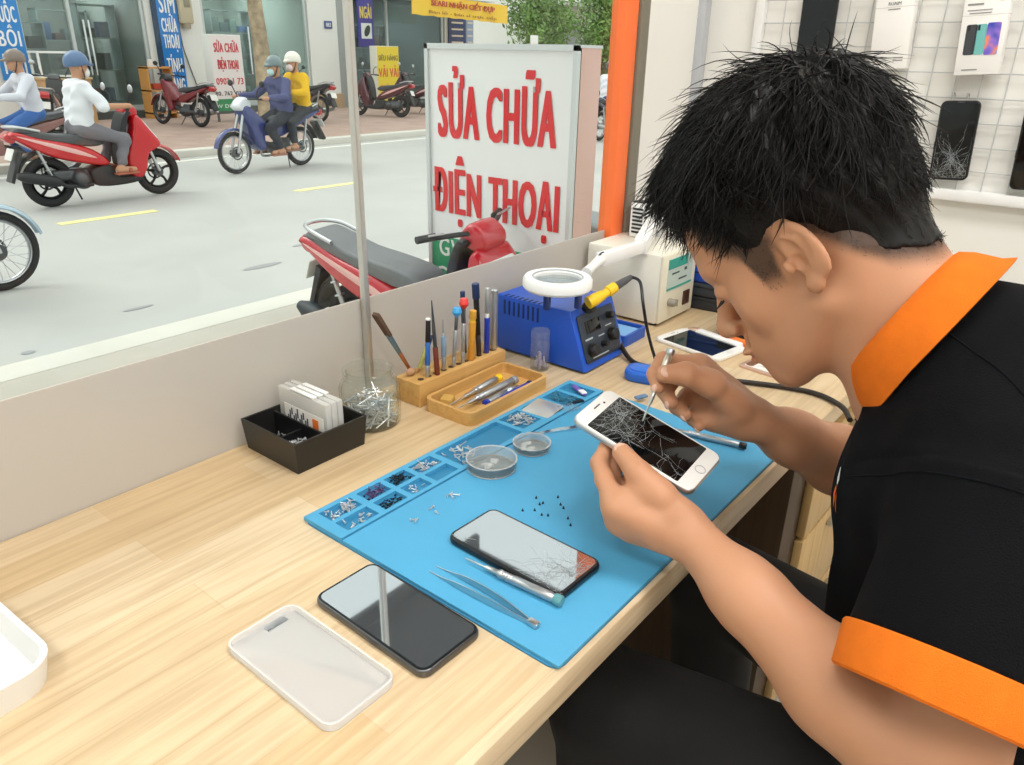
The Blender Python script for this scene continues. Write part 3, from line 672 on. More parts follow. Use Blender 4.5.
upright('screwdriver', 'grey-blue precision screwdriver standing tip up in the block', 'screwdriver', (.803, .777, BZ), (.803, .777, .872), [(0, .28, .0038, .0038, M_alu, 'collar'), (.26, .68, .0040, .0044, mat('grey_blue', '7f97ae', .4), 'handle'), (.68, .74, .0030, .0016, M_alu, 'neck'), (.72, 1, .0011, .0007, M_steel, 'shaft')])
for nm, cx, tx, tz, m, lab in (('blue', .823, .833, .885, mat('sky_blue_cap', '3f9fd8', .4), 'steel screwdriver with a pale blue crown knob in the block'), ('red', .845, .849, .896, mat('red_cap', 'd83a34', .4), 'steel screwdriver with a red crown knob in the block')):
    upright('screwdriver', lab, 'screwdriver', (cx, .775, BZ), (tx, .775, tz), [(0, .18, .0030, .0034, M_alu, 'collar'), (.17, .62, .0034, .0036, M_alu, 'handle'), (.6, .86, .0026, .0030, M_dksteel, 'neck'), (.84, .91, .0032, .0075, m, 'knob'), (.91, 1, .0078, .0062, m, 'knob_top')])
upright('marker_pen', 'thick ochre yellow handle standing in the block', 'tool', (.864, .774, BZ), (.869, .774, .872), [(0, .78, .0058, .0058, mat('ochre', 'd99a34', .45), 'barrel'), (.78, .84, .0050, .0050, M_yel, 'ring'), (.83, 1, .0062, .0058, mat('ochre2', 'e0a63c', .45), 'cap')])
upright('marker_pen', 'tall dark navy marker pen, tallest in the tool block', 'pen', (.886, .776, BZ), (.877, .776, .914), [(0, .3, .0042, .0044, mat('dark_brown', '33251c', .5), 'grip'), (.3, .8, .0046, .0048, M_black, 'barrel'), (.8, 1, .0062, .0062, M_dkblue, 'cap')])
upright('marker_pen', 'dark blue pen standing right behind the tall navy marker', 'pen', (.880, .803, BZ), (.876, .803, .896), [(0, .7, .0038, .0038, M_dkblue, 'barrel'), (.7, 1, .0042, .0042, M_dkblue, 'cap')])
upright('test_pen', 'royal blue pen with silver upper half near the block end', 'pen', (.905, .776, BZ), (.907, .776, .900), [(0, .55, .0046, .0046, M_rblue, 'barrel'), (.55, .62, .0034, .0034, M_white, 'collar'), (.62, 1, .0042, .0042, M_alu, 'upper_half')])
upright('metal_rod', 'plain silver tube standing in the last hole of the block', 'tool', (.924, .776, BZ), (.925, .776, .893), [(0, .92, .0050, .0050, M_alu, 'tube'), (.92, 1, .0056, .0056, M_alu, 'cap')])
MB().ell((0, 0, 0), (.009, .006, .006), 12, 8).box((.008, .004, -.002), (.012, .006, .006), .002).build('cork_piece', mat('cork', 'b48a66', .8)).location = (.752, .799, TZ + .0445)
tag(bpy.data.objects['cork_piece'], 'small brown cork scraps at the left end of the tool block', 'cork')

# ---- low beech tray of tools
tt = thing('tool_tray', 'shallow beech tray of screwdrivers in front of the tool block', 'tray', (0.832, 0.7085, TZ), RAD(1))
def ring_tray(mb, w, d, h, tk, r):
    o = rrect(w, d, r, 6); i_ = rrect(w - 2 * tk, d - 2 * tk, max(.002, r - tk), 6); k = len(o)
    mb.add([(x, y, 0) for x, y in o] + [(x, y, h - .001) for x, y in o] + [(x * .997, y * .997, h) for x, y in o] + [(x, y, h) for x, y in i_] + [(x, y, .004) for x, y in i_],
           [(a * k + j, a * k + (j + 1) % k, (a + 1) * k + (j + 1) % k, (a + 1) * k + j) for a in range(4) for j in range(k)] + [tuple(range(k - 1, -1, -1)), tuple(range(4 * k, 5 * k))])
mb = MB(); ring_tray(mb, .196, .096, .021, .006, .014); mb.build('tray_body', M_block, tt)
zt = TZ + .0045
def lie(x0, y0, x1, y1, z0, z1): a = D(x0, y0, z0); b = D(x1, y1, z1); return (a, b)
a, b = lie(500, 377, 446, 407, zt + .004, zt + .006); driver('screwdriver', 'yellow-handled screwdriver lying in the beech tray', b, a, .0058, M_alu, M_steel, M_yel, .5)
a, b = lie(516, 379, 456, 409, zt + .009, zt + .010); driver('screwdriver', 'grey screwdriver lying uppermost across the beech tray', b, a, .0058, M_alu, M_steel, mat('grey_plastic', '8b8d90', .5), .3)
a, b = lie(519, 385, 485, 404, zt + .005, zt + .007); driver('screwdriver', 'steel screwdriver with blue ball end in the beech tray', a, b, .0056, M_alu, M_steel, M_rblue, .2)
a, b = lie(531, 384, 497, 402, zt + .005, zt + .005); driver('screwdriver', 'all-blue screwdriver nearest the front of the beech tray', b, a, .0060, M_rblue, M_steel, M_dkblue, .12)
a, b = lie(466, 414, 484, 406, zt + .003, zt + .003); MB().cyl(a, b, .003, n=10).build('wooden_stick', M_block); tag(bpy.data.objects['wooden_stick'], 'short light wood stick in the front of the beech tray', 'stick')
o = MB().box((0, 0, .006), (.022, .018, .012), .001).build('wooden_wedge', mat('wedge_wood', 'c8a052', .6)); o.location = (.766, .735, zt); o.rotation_euler = (0, 0, .5); tag(o, 'small wooden wedge at the left end of the beech tray', 'wedge')

# ---- blue soldering station
st = thing('soldering_station', 'blue soldering station with dark control panel and knobs', 'soldering station', (1.075, 0.744, TZ), RAD(0.5))
prof = [(-.097, .004), (-.062, .105), (.095, .105), (.095, .004)]        # side outline (y, z)
mb = MB(); mb.prism(prof, -.067, .067, .004, T=M4(((0, 0, 1, 0), (1, 0, 0, 0), (0, 1, 0, 0), (0, 0, 0, 1)))); mb.build('housing', M_blue, st)
sl_ = math.atan2(.035, .101); TP = M4.Translation((0, -.0975 + .0175, .0545)) @ M4.Rotation(-sl_, 4, 'X') @ M4.Rotation(RAD(90), 4, 'X')
pn = MB().prism([(x, y) for x, y in rrect(.112, .084, .005)], 0, .0022, .0006, T=TP).build('control_panel', mat('panel_grey', '2b3440', .4), st)
MB().box((-.016, .018, .0026), (.044, .022, .0014), .0004, T=TP).build('display', mat('display_black', '0a0d10', .08), pn)
for x, y, r in ((-.034, -.022, .0105), (.034, -.010, .011), (.002, -.020, .0055), (.036, .024, .0065)):
    MB().lathe([(.0001, .012), (r * .85, .012), (r, .010), (r, .001), (r * 1.15, .0008), (r * 1.15, 0)], 20, T=TP @ M4.Translation((x, y, .002))).build('knob', M_black, pn)
MB().box((-.035, -.002, .0026), (.022, .003, .0006), T=TP).box((.003, -.004, .0026), (.018, .002, .0006), T=TP).box((.03, .008, .0026), (.02, .002, .0006), T=TP).box((-.01, -.036, .0026), (.05, .002, .0006), T=TP).build('print', mat('panel_print', 'b8c2c8', .6), pn)
mb = MB()
for j in range(8): mb.box((-.0672, .078 - j * .0105, .085), (.0012, .0042, .026), .0005); mb.box((-.060, .078 - j * .0105, .1052), (.013, .0042, .001), .0004)
mb.build('vent_slots', mat('vent_dark', '0e2a66', .6), st)
for x in (-.05, .05):
    for y in (-.08, .08): MB().cyl((x, y, 0), (x, y, .0045), .007, n=12).build('foot', M_black, st)
MB().cyl((.067, -.072, .024), (.078, -.074, .022), .008, .007, n=14).build('socket', M_black, st)
# soldering iron stand on top
ir = thing('soldering_iron', 'yellow-collared soldering iron resting in a holder behind the station', 'soldering iron', (0, 0, 0))
A0 = D(588, 303, .868); A1 = D(603, 295, .878); A2 = D(615, 287, .888); A3 = D(631, 277, .897)
MB().tube([A0, A0 + (A1 - A0) * .5, A1], [.011, .011, .0085], 14).build('holder_cone', M_yel, ir)
MB().tube([A1, A1 + (A2 - A1) * .35, A1 + (A2 - A1) * .4, A2], [.0075, .0075, .0095, .0095], 14).build('grip', M_yel, ir)
MB().tube([A2, A2 + (A3 - A2) * .6, A3], [.0075, .0065, .0045], 12).build('rear_sleeve', mat('grey_sleeve', '4b4d50', .5), ir)
MB().tube([D(589, 305, .862), D(589, 307, .857)], [.009, .013], 14).build('holder_base', M_black, ir)
def smooth_path(pts, n=8):
    pts = [V(p) for p in pts]; o = []
    for i in range(len(pts) - 1):
        p0 = pts[max(i - 1, 0)]; p1 = pts[i]; p2 = pts[i + 1]; p3 = pts[min(i + 2, len(pts) - 1)]
        for j in range(n):
            t = j / n; o.append(.5 * ((2 * p1) + (p2 - p0) * t + (2 * p0 - 5 * p1 + 4 * p2 - p3) * t * t + (3 * p1 - p0 - 3 * p2 + p3) * t ** 3))
    return o + [pts[-1]]
MB().tube(smooth_path([A3, D(640, 282, .893), D(643, 303, .865), D(647, 328, .822), D(654, 355, .772), D(662, 372, .754), D(690, 388, .754)]), .0028, 8).build('cord', M_black, ir)
pc = MB().tube(smooth_path([(1.152, .670, .772), D(632, 361, .756), D(660, 369, .755), D(700, 378, .755), D(745, 382, .755), D(790, 388, .755), D(820, 395, .755), D(842, 407, .755), D(850, 420, .755)]), .0043, 10).build('cable', mat('dark_rubber', '241c18', .5))
tag(pc, 'thick dark rubber cable running from the blue station across the desk', 'cable')

# ---- clear bottle, sponge tray
cbt = thing('plastic_bottle', 'small clear plastic tube in front of the blue station', 'bottle', (0.983, 0.722, TZ))
MB().lathe([(.0001, 0), (.0155, 0), (.0165, .002), (.0165, .052), (.0150, .055), (.0150, .057), (.0168, .058), (.0168, .068), (.0155, .071), (.0001, .0715)], 28).build('tube', M_clear, cbt)
mb = MB()
for i in range(16): a = random.uniform(0, 6.28); q = random.uniform(0, .010); mb.cyl((q * cos(a), q * sin(a), .003), (q * cos(a) * 1.1, q * sin(a + .5) * 1.1, random.uniform(.012, .034)), .0016, n=6)
mb.build('contents', mat('pale_violet_bits', 'b9b0c8', .4, .3), cbt)
sg = thing('sponge_tray', 'blue sponge tray beside the soldering station', 'tray', (1.212, 0.728, TZ), RAD(2))
mb = MB(); ring_tray(mb, .085, .125, .020, .006, .010); mb.build('tray_body', M_navy, sg); MB().box((0, 0, .010), (.068, .108, .010), .002).build('sponge', mat('light_blue_sponge', '7fb2e0', .7, bump=.5, bscale=500), sg)
bc = thing('plastic_case', 'rounded bright blue plastic case partly behind the raised hand', 'case', (1.066, 0.560, TZ), RAD(15))
MB().prism(rrect(.052, .070, .020, 8), 0, .018, .007).build('shell', mat('bright_blue', '1e66d0', .35), bc); MB().prism(rrect(.036, .052, .014, 8), .0175, .0195, .0008).build('lid', mat('bright_blue2', '2b74dc', .3), bc)

# ---- cream power supply
pw = thing('power_supply', 'cream bench power supply with green and grey front label', 'power supply', (1.3865, 0.762, TZ))
M_cream = mat('cream_metal', 'e6e2d4', .42, bump=.08, bscale=800); M_creamf = mat('cream_front', 'dcd6c2', .45)
MB().box((0, .004, .075), (.148, .172, .142), .006).build('housing', M_cream, pw)
fr = MB().box((0, -.0835, .075), (.146, .008, .138), .005).build('front_panel', M_creamf, pw)
MB().box((.0, -.0882, .102), (.104, .0012, .066)).build('label_plate', mat('label_silver_green', 'b9c8c0', .4), fr)
MB().box((-.012, -.0890, .124), (.08, .0008, .020)).box((0, -.0890, .073), (.104, .0008, .004)).build('green_band', mat('teal_green', '2f9a8a', .45), fr)
MB().box((-.02, -.0892, .103), (.03, .0006, .003)).box((.022, -.0892, .105), (.01, .0006, .006)).box((.012, -.0892, .088), (.034, .0006, .003)).build('print', mat('print_dark', '3c4a4a', .6), fr)
MB().lathe([(.0001, .016), (.006, .016), (.008, .012), (.008, 0)], 20, T=M4.Translation((-.035, -.0875, .045)) @ M4.Rotation(RAD(90), 4, 'X')).box((-.032, -.103, .046), (.004, .006, .014), .001).build('knob', mat('grey_knob', '8c8678', .4), fr)
MB().box((.038, -.0885, .040), (.026, .004, .030), .001).build('switch', mat('rocker_brown', '3a1f18', .3), fr)
for x in (-.06, .06):
    for y in (-.07, .075): MB().cyl((x, y, 0), (x, y, .005), .008, n=12).build('foot', M_black, pw)
ad = thing('adapter', 'white and black ribbed adapter block standing on the power supply', 'adapter', (1.432, .800, TZ + .1465))
MB().box((0, 0, .036), (.034, .034, .072), .004).build('body', M_white, ad)
mb = MB()
for j in range(7): mb.box((-.002, -.0175, .012 + j * .008), (.026, .002, .004))
for j in range(7): mb.box((-.0175, -.002, .012 + j * .008), (.002, .024, .004))
mb.box((0, 0, .073), (.026, .026, .003)).build('ribs', M_black, ad)

# ---- ring magnifier lamp on an arm
ml = thing('magnifier_lamp', 'white ring magnifier lamp on a folding arm above the station', 'magnifier lamp', (0, 0, 0))
RC = V((1.012, .712, .900))
mb = MB(); mb.lathe([(.040, -.006), (.043, -.010), (.055, -.010), (.0585, -.006), (.0585, .006), (.055, .0105), (.043, .0105), (.040, .007)], 56, closed=True, T=M4.Translation(RC)); mb.build('ring', M_white, ml)
MB().lathe([(.0001, .0045), (.02, .004), (.040, .002), (.040, -.002), (.02, -.004), (.0001, -.0045)], 48, T=M4.Translation(RC)).build('lens', clear('lens_glass', 'eef4f2', .12, .01, body=.08, bodycol='dfeae6', fres=1.5), ml)
MB().torus(RC + V((0, 0, .0098)), .0425, .0012, n=48, k=8).build('bezel', M_alu, ml)
for a in (195, 265): MB().box(RC + V((.046 * cos(RAD(a)), .046 * sin(RAD(a)), -.022)), (.010, .010, .026), .002).build('foot', mat('navy_foot', '14306e', .4), ml)
E0 = V(D(586, 273, .902)); E1 = V(D(601, 259, .908)); E2 = V(D(640, 247, .912)); E3 = V((1.548, .815, .935))
MB().tube([E0, E0 + (E1 - E0) * .45, E1], [.010, .008, .010], 14).build('ring_bracket', M_white, ml)
MB().torus(E1, .012, .0022, axis=(0, 1, .2), n=24, k=8).build('joint_spring', M_black, ml)
def bar(name, a, b, w, h): 
    a, b = V(a), V(b); q = (b - a).to_track_quat('X', 'Z').to_matrix().to_4x4(); return MB().box(((b - a).length / 2, 0, 0), ((b - a).length, w, h), .003, T=M4.Translation(a) @ q).build(name, M_white, ml)
bar('arm', E1 - (E2 - E1) * .05, E2 + (E2 - E1) * .04, .018, .024); bar('arm', E2, E3, .026, .03)
MB().cyl((1.548, .815, TZ + .01), (1.548, .815, .962), .011, n=18).build('post', M_white, ml); MB().box((1.548, .815, TZ + .005), (.08, .06, .01), .002).build('clamp_base', M_white, ml)

# ---- organiser stack
for lab, z, h, m, dx, rz in (('dark grey flat tool case, lowest in the stack by the power supply', 0, .030, mat('charcoal_case', '23282e', .45), 0, 8), ('dark grey tool case, second from the bottom of the stack', .0305, .028, mat('charcoal_case2', '2c333b', .45), -.004, 6),
                          ('royal blue parts box with grey label lying on the dark cases', .0592, .030, mat('parts_blue', '1f48a8', .4), .002, 9), ('deep blue parts box on top of the stack by the power supply', .0898, .040, mat('parts_blue2', '1c3f98', .4), .004, 7)):
    t = thing('parts_box', lab, 'box', (1.555 + dx, .665, TZ + z), RAD(rz))
    MB().box((0, 0, h / 2), (.15, .115, h), .005).build('body', m, t); MB().box((0, 0, h * .72), (.152, .117, .003), .0008).build('seam', M_black, t)
    MB().box((-.03, -.0585, h * .4), (.03, .003, h * .35), .0008).build('latch', mat('grey_blue', '7f97ae', .4), t)
t = thing('power_bank', 'matte black box on the wood in front of the parts boxes', 'box', (1.405, .535, TZ), RAD(12)); MB().box((0, 0, .021), (.10, .075, .042), .004).build('body', M_blackm, t); MB().box((0, 0, .0425), (.086, .06, .001)).build('top_panel', M_black, t)
a = D(688, 331, TZ); b = D(742, 350, TZ)
t = thing('glue_tube', 'white glue tube with rose-gold nozzle lying behind the white phone', 'tube', (a[0], a[1], TZ), math.atan2(b[1] - a[1], b[0] - a[0])); Lg = math.hypot(b[0] - a[0], b[1] - a[1])
MB().box((Lg * .58, 0, .006), (Lg * .8, .022, .011), .004).build('tube_body', M_white, t); MB().tube([(0, 0, .006), (Lg * .08, 0, .006), (Lg * .2, 0, .006)], [.002, .006, .008], 12).build('nozzle', M_gold, t)
a = D(722, 337, TZ + .007); b = D(800, 362, TZ + .007); driver('screwdriver', 'orange-handled screwdriver lying behind the white phone near the lips', b, a, .0085, M_orange, M_dksteel, M_orange, .55)
t = thing('back_cover', 'rose-gold phone back cover in film lying near the chin', 'phone part', (1.253, .412, TZ), RAD(-98))
MB().prism(rrect(.098, .072, .008), 0, .0035, .001).build('plate', M_gold, t); MB().prism(rrect(.084, .054, .005), .0035, .0040).build('white_film', mat('film_white', 'efeae6', .3), t)
MB().prism([(x - .034, y) for x, y in rrect(.014, .05, .005)], .0040, .0048, .0003).build('camera_window', mat('bronze', '8a5a40', .35, .5), t)
mb = MB()
for j in range(5): mb.box((.0 + j * .006, -.004 + j * .002, .0043), (.05 - j * .006, .0012, .0005), rot=Euler((0, 0, .5 + .1 * j)).to_matrix())
mb.build('crease', mat('film_grey', 'c3c6d2', .3), t)
t = thing('card_reader', 'flat grey and dark box on the wood beyond the chin', 'box', (1.43, .36, TZ), RAD(-15)); MB().box((0, 0, .008), (.12, .09, .016), .003).build('body', mat('warm_grey', 'b9b2a8', .5), t); MB().box((0, 0, .0165), (.11, .08, .002), .0008).build('top', mat('dark_brown', '33251c', .5), t)

# ---- wall display
pg = thing('grid_panel', 'white wire grid display panel with frame on the right wall', 'display panel', (WX, 0, 0))
GZ0, GZ1, GY0, GY1 = 1.012, 2.2, -1.2, .735; mb = MB()
for y in np.arange(GY1 - .045, GY0, -.045): mb.cyl((-.014, y, GZ0), (-.014, y, GZ1), .0013, n=6)
for z in np.arange(GZ0 + .04, GZ1, .045): mb.cyl((-.012, GY0, z), (-.012, GY1, z), .0013, n=6)
mb.build('wire_grid', mat('wire_white', 'c6c8c8', .4, .3), pg)
MB().box((-.013, GY1 + .008, (GZ0 + GZ1) / 2), (.02, .02, GZ1 - GZ0 + .03), .003).box((-.013, (GY0 + GY1) / 2, GZ0 - .008), (.024, GY1 - GY0 + .02, .022), .003).box((-.013, (GY0 + GY1) / 2, GZ1 + .008), (.02, GY1 - GY0 + .02, .02), .003).build('frame', M_white, pg)
def hook(y, z, par): MB().tube(smooth_path([(0, 0, 0), (-.004, 0, .012), (-.014, 0, .014), (-.02, 0, .004), (-.016, 0, -.006)], 4), .0012, 6).build('hook', M_steel, par).location = (0, y, z)
RX = (RAD(90), 0, RAD(-90))      # screen towards -X
def wall_phone(label, y, z, L, w, cracks=0, tilt=0.0, seed=1):
    t = phone('smartphone', label, 'phone', L, w, .008, (WX - .020, y, z), (0, 0, 0), M_pblack, M_scr, M_pblack, cracks=cracks, seed=seed, group=None)
    # long axis down (-Z), normal -X
    R = M4(((0, 0, -1), (0, -1, 0), (-1, 0, 0))); t.rotation_euler = (M4.Rotation(RAD(tilt), 3, 'X') @ R).to_euler()
    return t
wall_phone('black smartphone hanging on the grid directly above the hair', .612, 1.318, .155, .074, tilt=-1)
t = wall_phone('black phone with shattered lower screen hanging on the wire grid', .305, 1.108, .150, .070, cracks=((.03, 0, 60, .05), (.055, .02, 40, .05), (.06, -.02, 34, .05)), tilt=-3, seed=9)
wall_phone('dark phone hanging at the right end of the grid, lowest of all', .160, 1.105, .152, .074, tilt=-3, seed=2)
for nm, y, z in (('a', .300, 1.186), ('b', .325, 1.186), ('c', .62, 1.40), ('d', .43, 1.198), ('e', .45, 1.198)):
    hk = MB().tube(smooth_path([(WX - .012, y, z + .004), (WX - .020, y, z + .010), (WX - .034, y, z + .004), (WX - .036, y, z + .012)], 4), .0013, 6).build('wire_hook', M_steel)
    tag(hk, 'bent steel wire hook on the white grid panel', 'hook', 'steel wire hooks on the grid')
M_box = mat('white_box_card', 'f0eeea', .5)
def pbox(label, y, z, w, h, d, tilt):
    t = thing('phone_box', label, 'box', (WX - .018, y, z), rot=(RAD(tilt), 0, 0))
    MB().box((-d / 2, 0, 0), (d, w, h), .0012).build('carton', M_box, t); MB().box((-d / 2, 0, h * .18), (d + .0006, w + .0006, .0007)).build('lid_seam', mat('seam_grey', 'c9c6c0', .6), t); return t
M_pgrey = mat('print_grey', '8f8d8a', .6)
def bars(t, d, items, m): 
    mb = MB()
    for y, z, w, h in items: mb.box((-d - .0006, y, z), (.0006, w, h))
    return mb.build('print', m, t)
TR = (RAD(90), 0, RAD(-90))
t = pbox('plain white phone box with small grey print on the grid', .458, 1.318, .070, .165, .028, -4)
text('lettering', 'RUAIM', .008, (-.0290, 0, .036), TR, mat('print_black', '3b3b3b', .6), t, ext=.0002)
bars(t, .028, [(0, .026, .022, .0018), (.014, -.062, .022, .002), (.014, -.067, .022, .002), (-.018, -.062, .018, .002), (-.018, -.067, .018, .002)], M_pgrey); MB().box((-.0286, 0, .071), (.0006, .024, .006)).build('sticker', M_black, t)
t = pbox('white phone box printed with three phones and orange badge', .298, 1.305, .074, .150, .030, -4)
d = .030; y_ = lambda v: v
bars(t, d, [(.018, .046, .026, .003), (.010, .036, .04, .0014), (.008, .031, .036, .0014), (.012, -.066, .026, .002)], M_pgrey)
MB().lathe([(.0001, 0), (.0105, 0), (.0105, .0006), (.0001, .0006)], 24, T=M4.Translation((-.0302, -.024, .060)) @ M4.Rotation(RAD(-90), 4, 'Y')).build('badge', mat('badge_orange', 'e87a3a', .5), t)
for nm, yy, ww, m in (('picture_phone', .018, .018, mat('print_charcoal', '3a3d42', .4)), ('picture_phone', .002, .017, mat('print_mint', '6fb9b4', .4))):
    q = MB().prism(rrect(.052, ww, .003), 0, .0006, T=M4.Translation((-.0302, yy, -.014)) @ M4(((0, 0, -1, 0), (0, -1, 0, 0), (-1, 0, 0, 0), (0, 0, 0, 1)))).build(nm, m, t)
    MB().box((-.0310, yy + ww * .25, .006), (.0004, .004, .009)).build('camera', M_black, q)
gm = bpy.data.materials.new('print_gradient'); gm.use_nodes = True; g = gm.node_tree; tc = g.nodes.new('ShaderNodeTexCoord'); wv = g.nodes.new('ShaderNodeTexNoise'); wv.inputs['Scale'].default_value = 28; rp = g.nodes.new('ShaderNodeValToRGB')
for p_, c_ in ((.35, '2a3fae'), (.48, '8a6fd0'), (.55, 'f08a5a'), (.66, '5aa0e8')):
    e_ = rp.color_ramp.elements.new(p_); e_.color = lin(c_)
g.links.new(tc.outputs['Object'], wv.inputs['Vector']); g.links.new(wv.outputs['Fac'], rp.inputs[0]); g.links.new(rp.outputs[0], g.nodes['Principled BSDF'].inputs['Base Color'])
MB().prism(rrect(.055, .022, .003), 0, .0008, T=M4.Translation((-.0302, -.018, -.014)) @ M4(((0, 0, -1, 0), (0, -1, 0, 0), (-1, 0, 0, 0), (0, 0, 0, 1)))).build('picture_phone', [gm], t)
pbox('small white box on the grid half hidden behind the hair', .438, 1.158, .062, .065, .028, -3)
# ------------------------------------------------------------------ the repairman
def skin_mat(name, c, lip=None, sss=.12):
    m = mat(name, c, .48, var=.05, vscale=9, bump=.06, bscale=900, sss=sss, spec=.4); return m
M_skin = skin_mat('warm_skin', 'c48f6d'); M_lip = mat('lip_skin', 'b8755f', .42, var=.05, vscale=60, sss=.1)
M_hair = mat('black_hair', '0c0a09', .45, spec=.28); M_stub = mat('shaved_hair_skin', '6e5240', .6, var=.25, vscale=420)
M_polo = mat('black_polo_cotton', '090a0d', .85, var=.1, vscale=25, bump=.5, bscale=900, spec=.12)
M_ocol = mat('orange_ribbed_cotton', 'f07a1e', .85, var=.05, vscale=60, bump=.8, bscale=1200, spec=.2)
M_trous = mat('black_trousers', '0c0c0e', .8, bump=.3, bscale=500)
PC = V((0.6636, 0.3402, 0.8726)); PA = V((.0586, -.9596, -.2752)); PB = V((.988, .0163, .1536)); PN = V((-.1429, -.2809, .949))
def P(a, b, n): return np.array(PC + PA * a + PB * b + PN * n)

man = thing('person', 'man in black polo with orange collar bending over the desk, repairing a white phone', 'person', (0.76, -0.1, 0.0))
man_off = np.array(man.location)
HS = 1.03; hyaw, hpit, hroll = RAD(-6), RAD(43), RAD(0)
fy = np.array([sin(hyaw), cos(hyaw), 0]); zz = np.array([0, 0, 1.0])
h_up = fy * sin(hpit) + zz * cos(hpit); h_f = fy * cos(hpit) - zz * sin(hpit); h_l = np.cross(h_up, h_f)
ear_w = W(803, 253, .668)
hc = ear_w - h_l * .076 * HS + h_f * .012 * HS
HB = np.stack([h_l, h_f, h_up], 1)               # columns: left, forward, up
def H(x, y, z): return hc + HB @ (np.array([x, y, z]) * HS)
def toH(Pw): return ((Pw - hc) @ HB) / HS
def hs(*r): return np.array(r) * HS

S = SDF()
def he(c, r, k=.012, op='u', R=None): S.ell(H(*c), hs(*r), k, op, HB if R is None else HB @ R)
def hcap(a, b, ra, rb=None, k=.01, op='u'): S.cap(H(*a), H(*b), ra * HS, None if rb is None else rb * HS, k, op)
def R3(ax, d): return np.array(M4.Rotation(RAD(d), 3, ax))
he((0, -.014, .058), (.076, .091, .083))
he((0, .030, .000), (.062, .060, .085), .03)
he((0, .062, .055), (.052, .030, .045), .03)
he((0, .050, -.060), (.047, .042, .045), .025)
hcap((.051, .000, -.048), (.020, .074, -.092), .020, .013, .028); hcap((-.051, .000, -.048), (-.020, .074, -.092), .020, .013, .028)
he((0, .084, -.092), (.022, .016, .017), .02); he((0, .078, -.056), (.032, .029, .030), .018)
for s in (-1, 1):
    he((s * .041, .058, -.016), (.020, .018, .024), .02)                       # cheek
    hcap((s * .012, .090, .030), (s * .046, .076, .034), .009, .007, .016)    # brow
    he((s * .033, .098, .010), (.017, .012, .012), .012, 's')                   # socket
    he((s * .033, .079, .009), (.0145, .0125, .0120), .004)                     # lid over eye
    he((s * .032, .0868, .0035), (.012, .004, .0016), .003, 's')               # lid crease / slit
    he((s * .0135, .104, -.029), (.0085, .0095, .0075), .006)                  # nostril wing
    he((s * .007, .108, -.0365), (.0035, .005, .003), .003, 's')
    he((s * .019, .094, -.042), (.006, .006, .014), .006, 's')
hcap((0, .090, .022), (0, .113, -.022), .0065, .0105, .012)                    # nose bridge
he((0, .114, -.025), (.0115, .0105, .0100), .008)                              # nose tip
he((0, .1050, -.0545), (.023, .0085, .0055), .004); he((0, .1030, -.0660), (.020, .0085, .0062), .004)   # lips
he((0, .113, -.0604), (.026, .0080, .0009), .003, 's')
he((0, .1065, -.0775), (.018, .006, .005), .008, 's')
for s in (-1, 1):                                                             # ears
    E = R3('Z', s * 22) @ R3('X', -12)
    he((s * .0765, -.013, .003), (.0065, .0185, .032), .006, R=E)
    he((s * .0855, -.0105, .009), (.0085, .0115, .0190), .0035, 's', E)
    he((s * .081, -.0045, -.005), (.0085, .0075, .010), .003, 's', E)
    he((s * .0775, .004, -.004), (.0045, .004, .007), .003, R=E)              # tragus
    hcap((s * .0785, -.018, -.006), (s * .0795, -.0145, .014), .0026, .0030, .003); hcap((s * .0795, -.0145, .014), (s * .0785, -.006, .022), .0026, .002, .003)              # antihelix
    he((s * .0765, -.006, -.028), (.0055, .009, .009), .005, R=E)             # lobe
# neck
C7 = np.array([.752, .088, .995])
S.cap(H(0, -.038, -.01), C7, .052 * HS, .053, .03); S.cap(H(0, -.02, -.055), np.array([.752, .120, .965]), .046, .050, .03)
S.cap(H(.05, -.038, -.02), np.array([.735, .135, .94]), .014, .012, .02); S.cap(H(-.05, -.038, -.02), np.array([.77, .135, .94]), .014, .012, .02)
# trunk under the shirt and arms
LSH, LEL, LWR = np.array([.618, .014, .940]), np.array([.522, -.002, .748]), W(694, 540, .752)
RSH, REL, RWR = np.array([.915, .05, .955]), np.array([.985, .165, .745]), W(757, 421, .888)
S.ell((.755, .015, .90), (.150, .090, .14), .04); S.cap((.64, .02, .935), (.90, .045, .945), .038, .042, .04)
S.ell((.757, -.05, .72), (.135, .10, .18), .04)
S.chain([LSH, LEL], [.043, .041], .02); S.chain([RSH, REL], [.045, .041], .02)
def forearm(el, wr, side):
    d = wr - el; S.cap(el, el + d * .35, .040, .0415, .02); S.cap(el + d * .35, el + d * .75, .0415, .031, .02); S.cap(el + d * .72, wr, .031, .0235, .02)
forearm(LEL, LWR, 1); forearm(REL, RWR, -1)
FR = {'t': (.0150, .0135, .0120, .0100), 'i': (.0120, .0104, .0094, .0080), 'm': (.0120, .0104, .0094, .0080), 'r': (.0114, .0098, .0089, .0074), 'p': (.0104, .0088, .0079, .0066)}
LH = {'t': [P(.085, -.060, -.014), P(.056, -.063, -.002), P(.024, -.060, .0060), P(-.006, -.0455, .0048)],
      'i': [P(.024, -.090, -.022), P(-.006, -.067, -.021), P(-.024, -.050, -.022), P(-.030, -.029, -.0165)],
      'm': [P(.030, -.085, -.038), P(-.002, -.056, -.037), P(-.015, -.030, -.028), P(-.019, -.008, -.0170)],
      'r': [P(.042, -.078, -.047), P(.016, -.050, -.045), P(.006, -.022, -.032), P(.003, .000, -.0170)],
      'p': [P(.056, -.070, -.050), P(.038, -.046, -.046), P(.030, -.024, -.033), P(.027, -.008, -.0180)]}
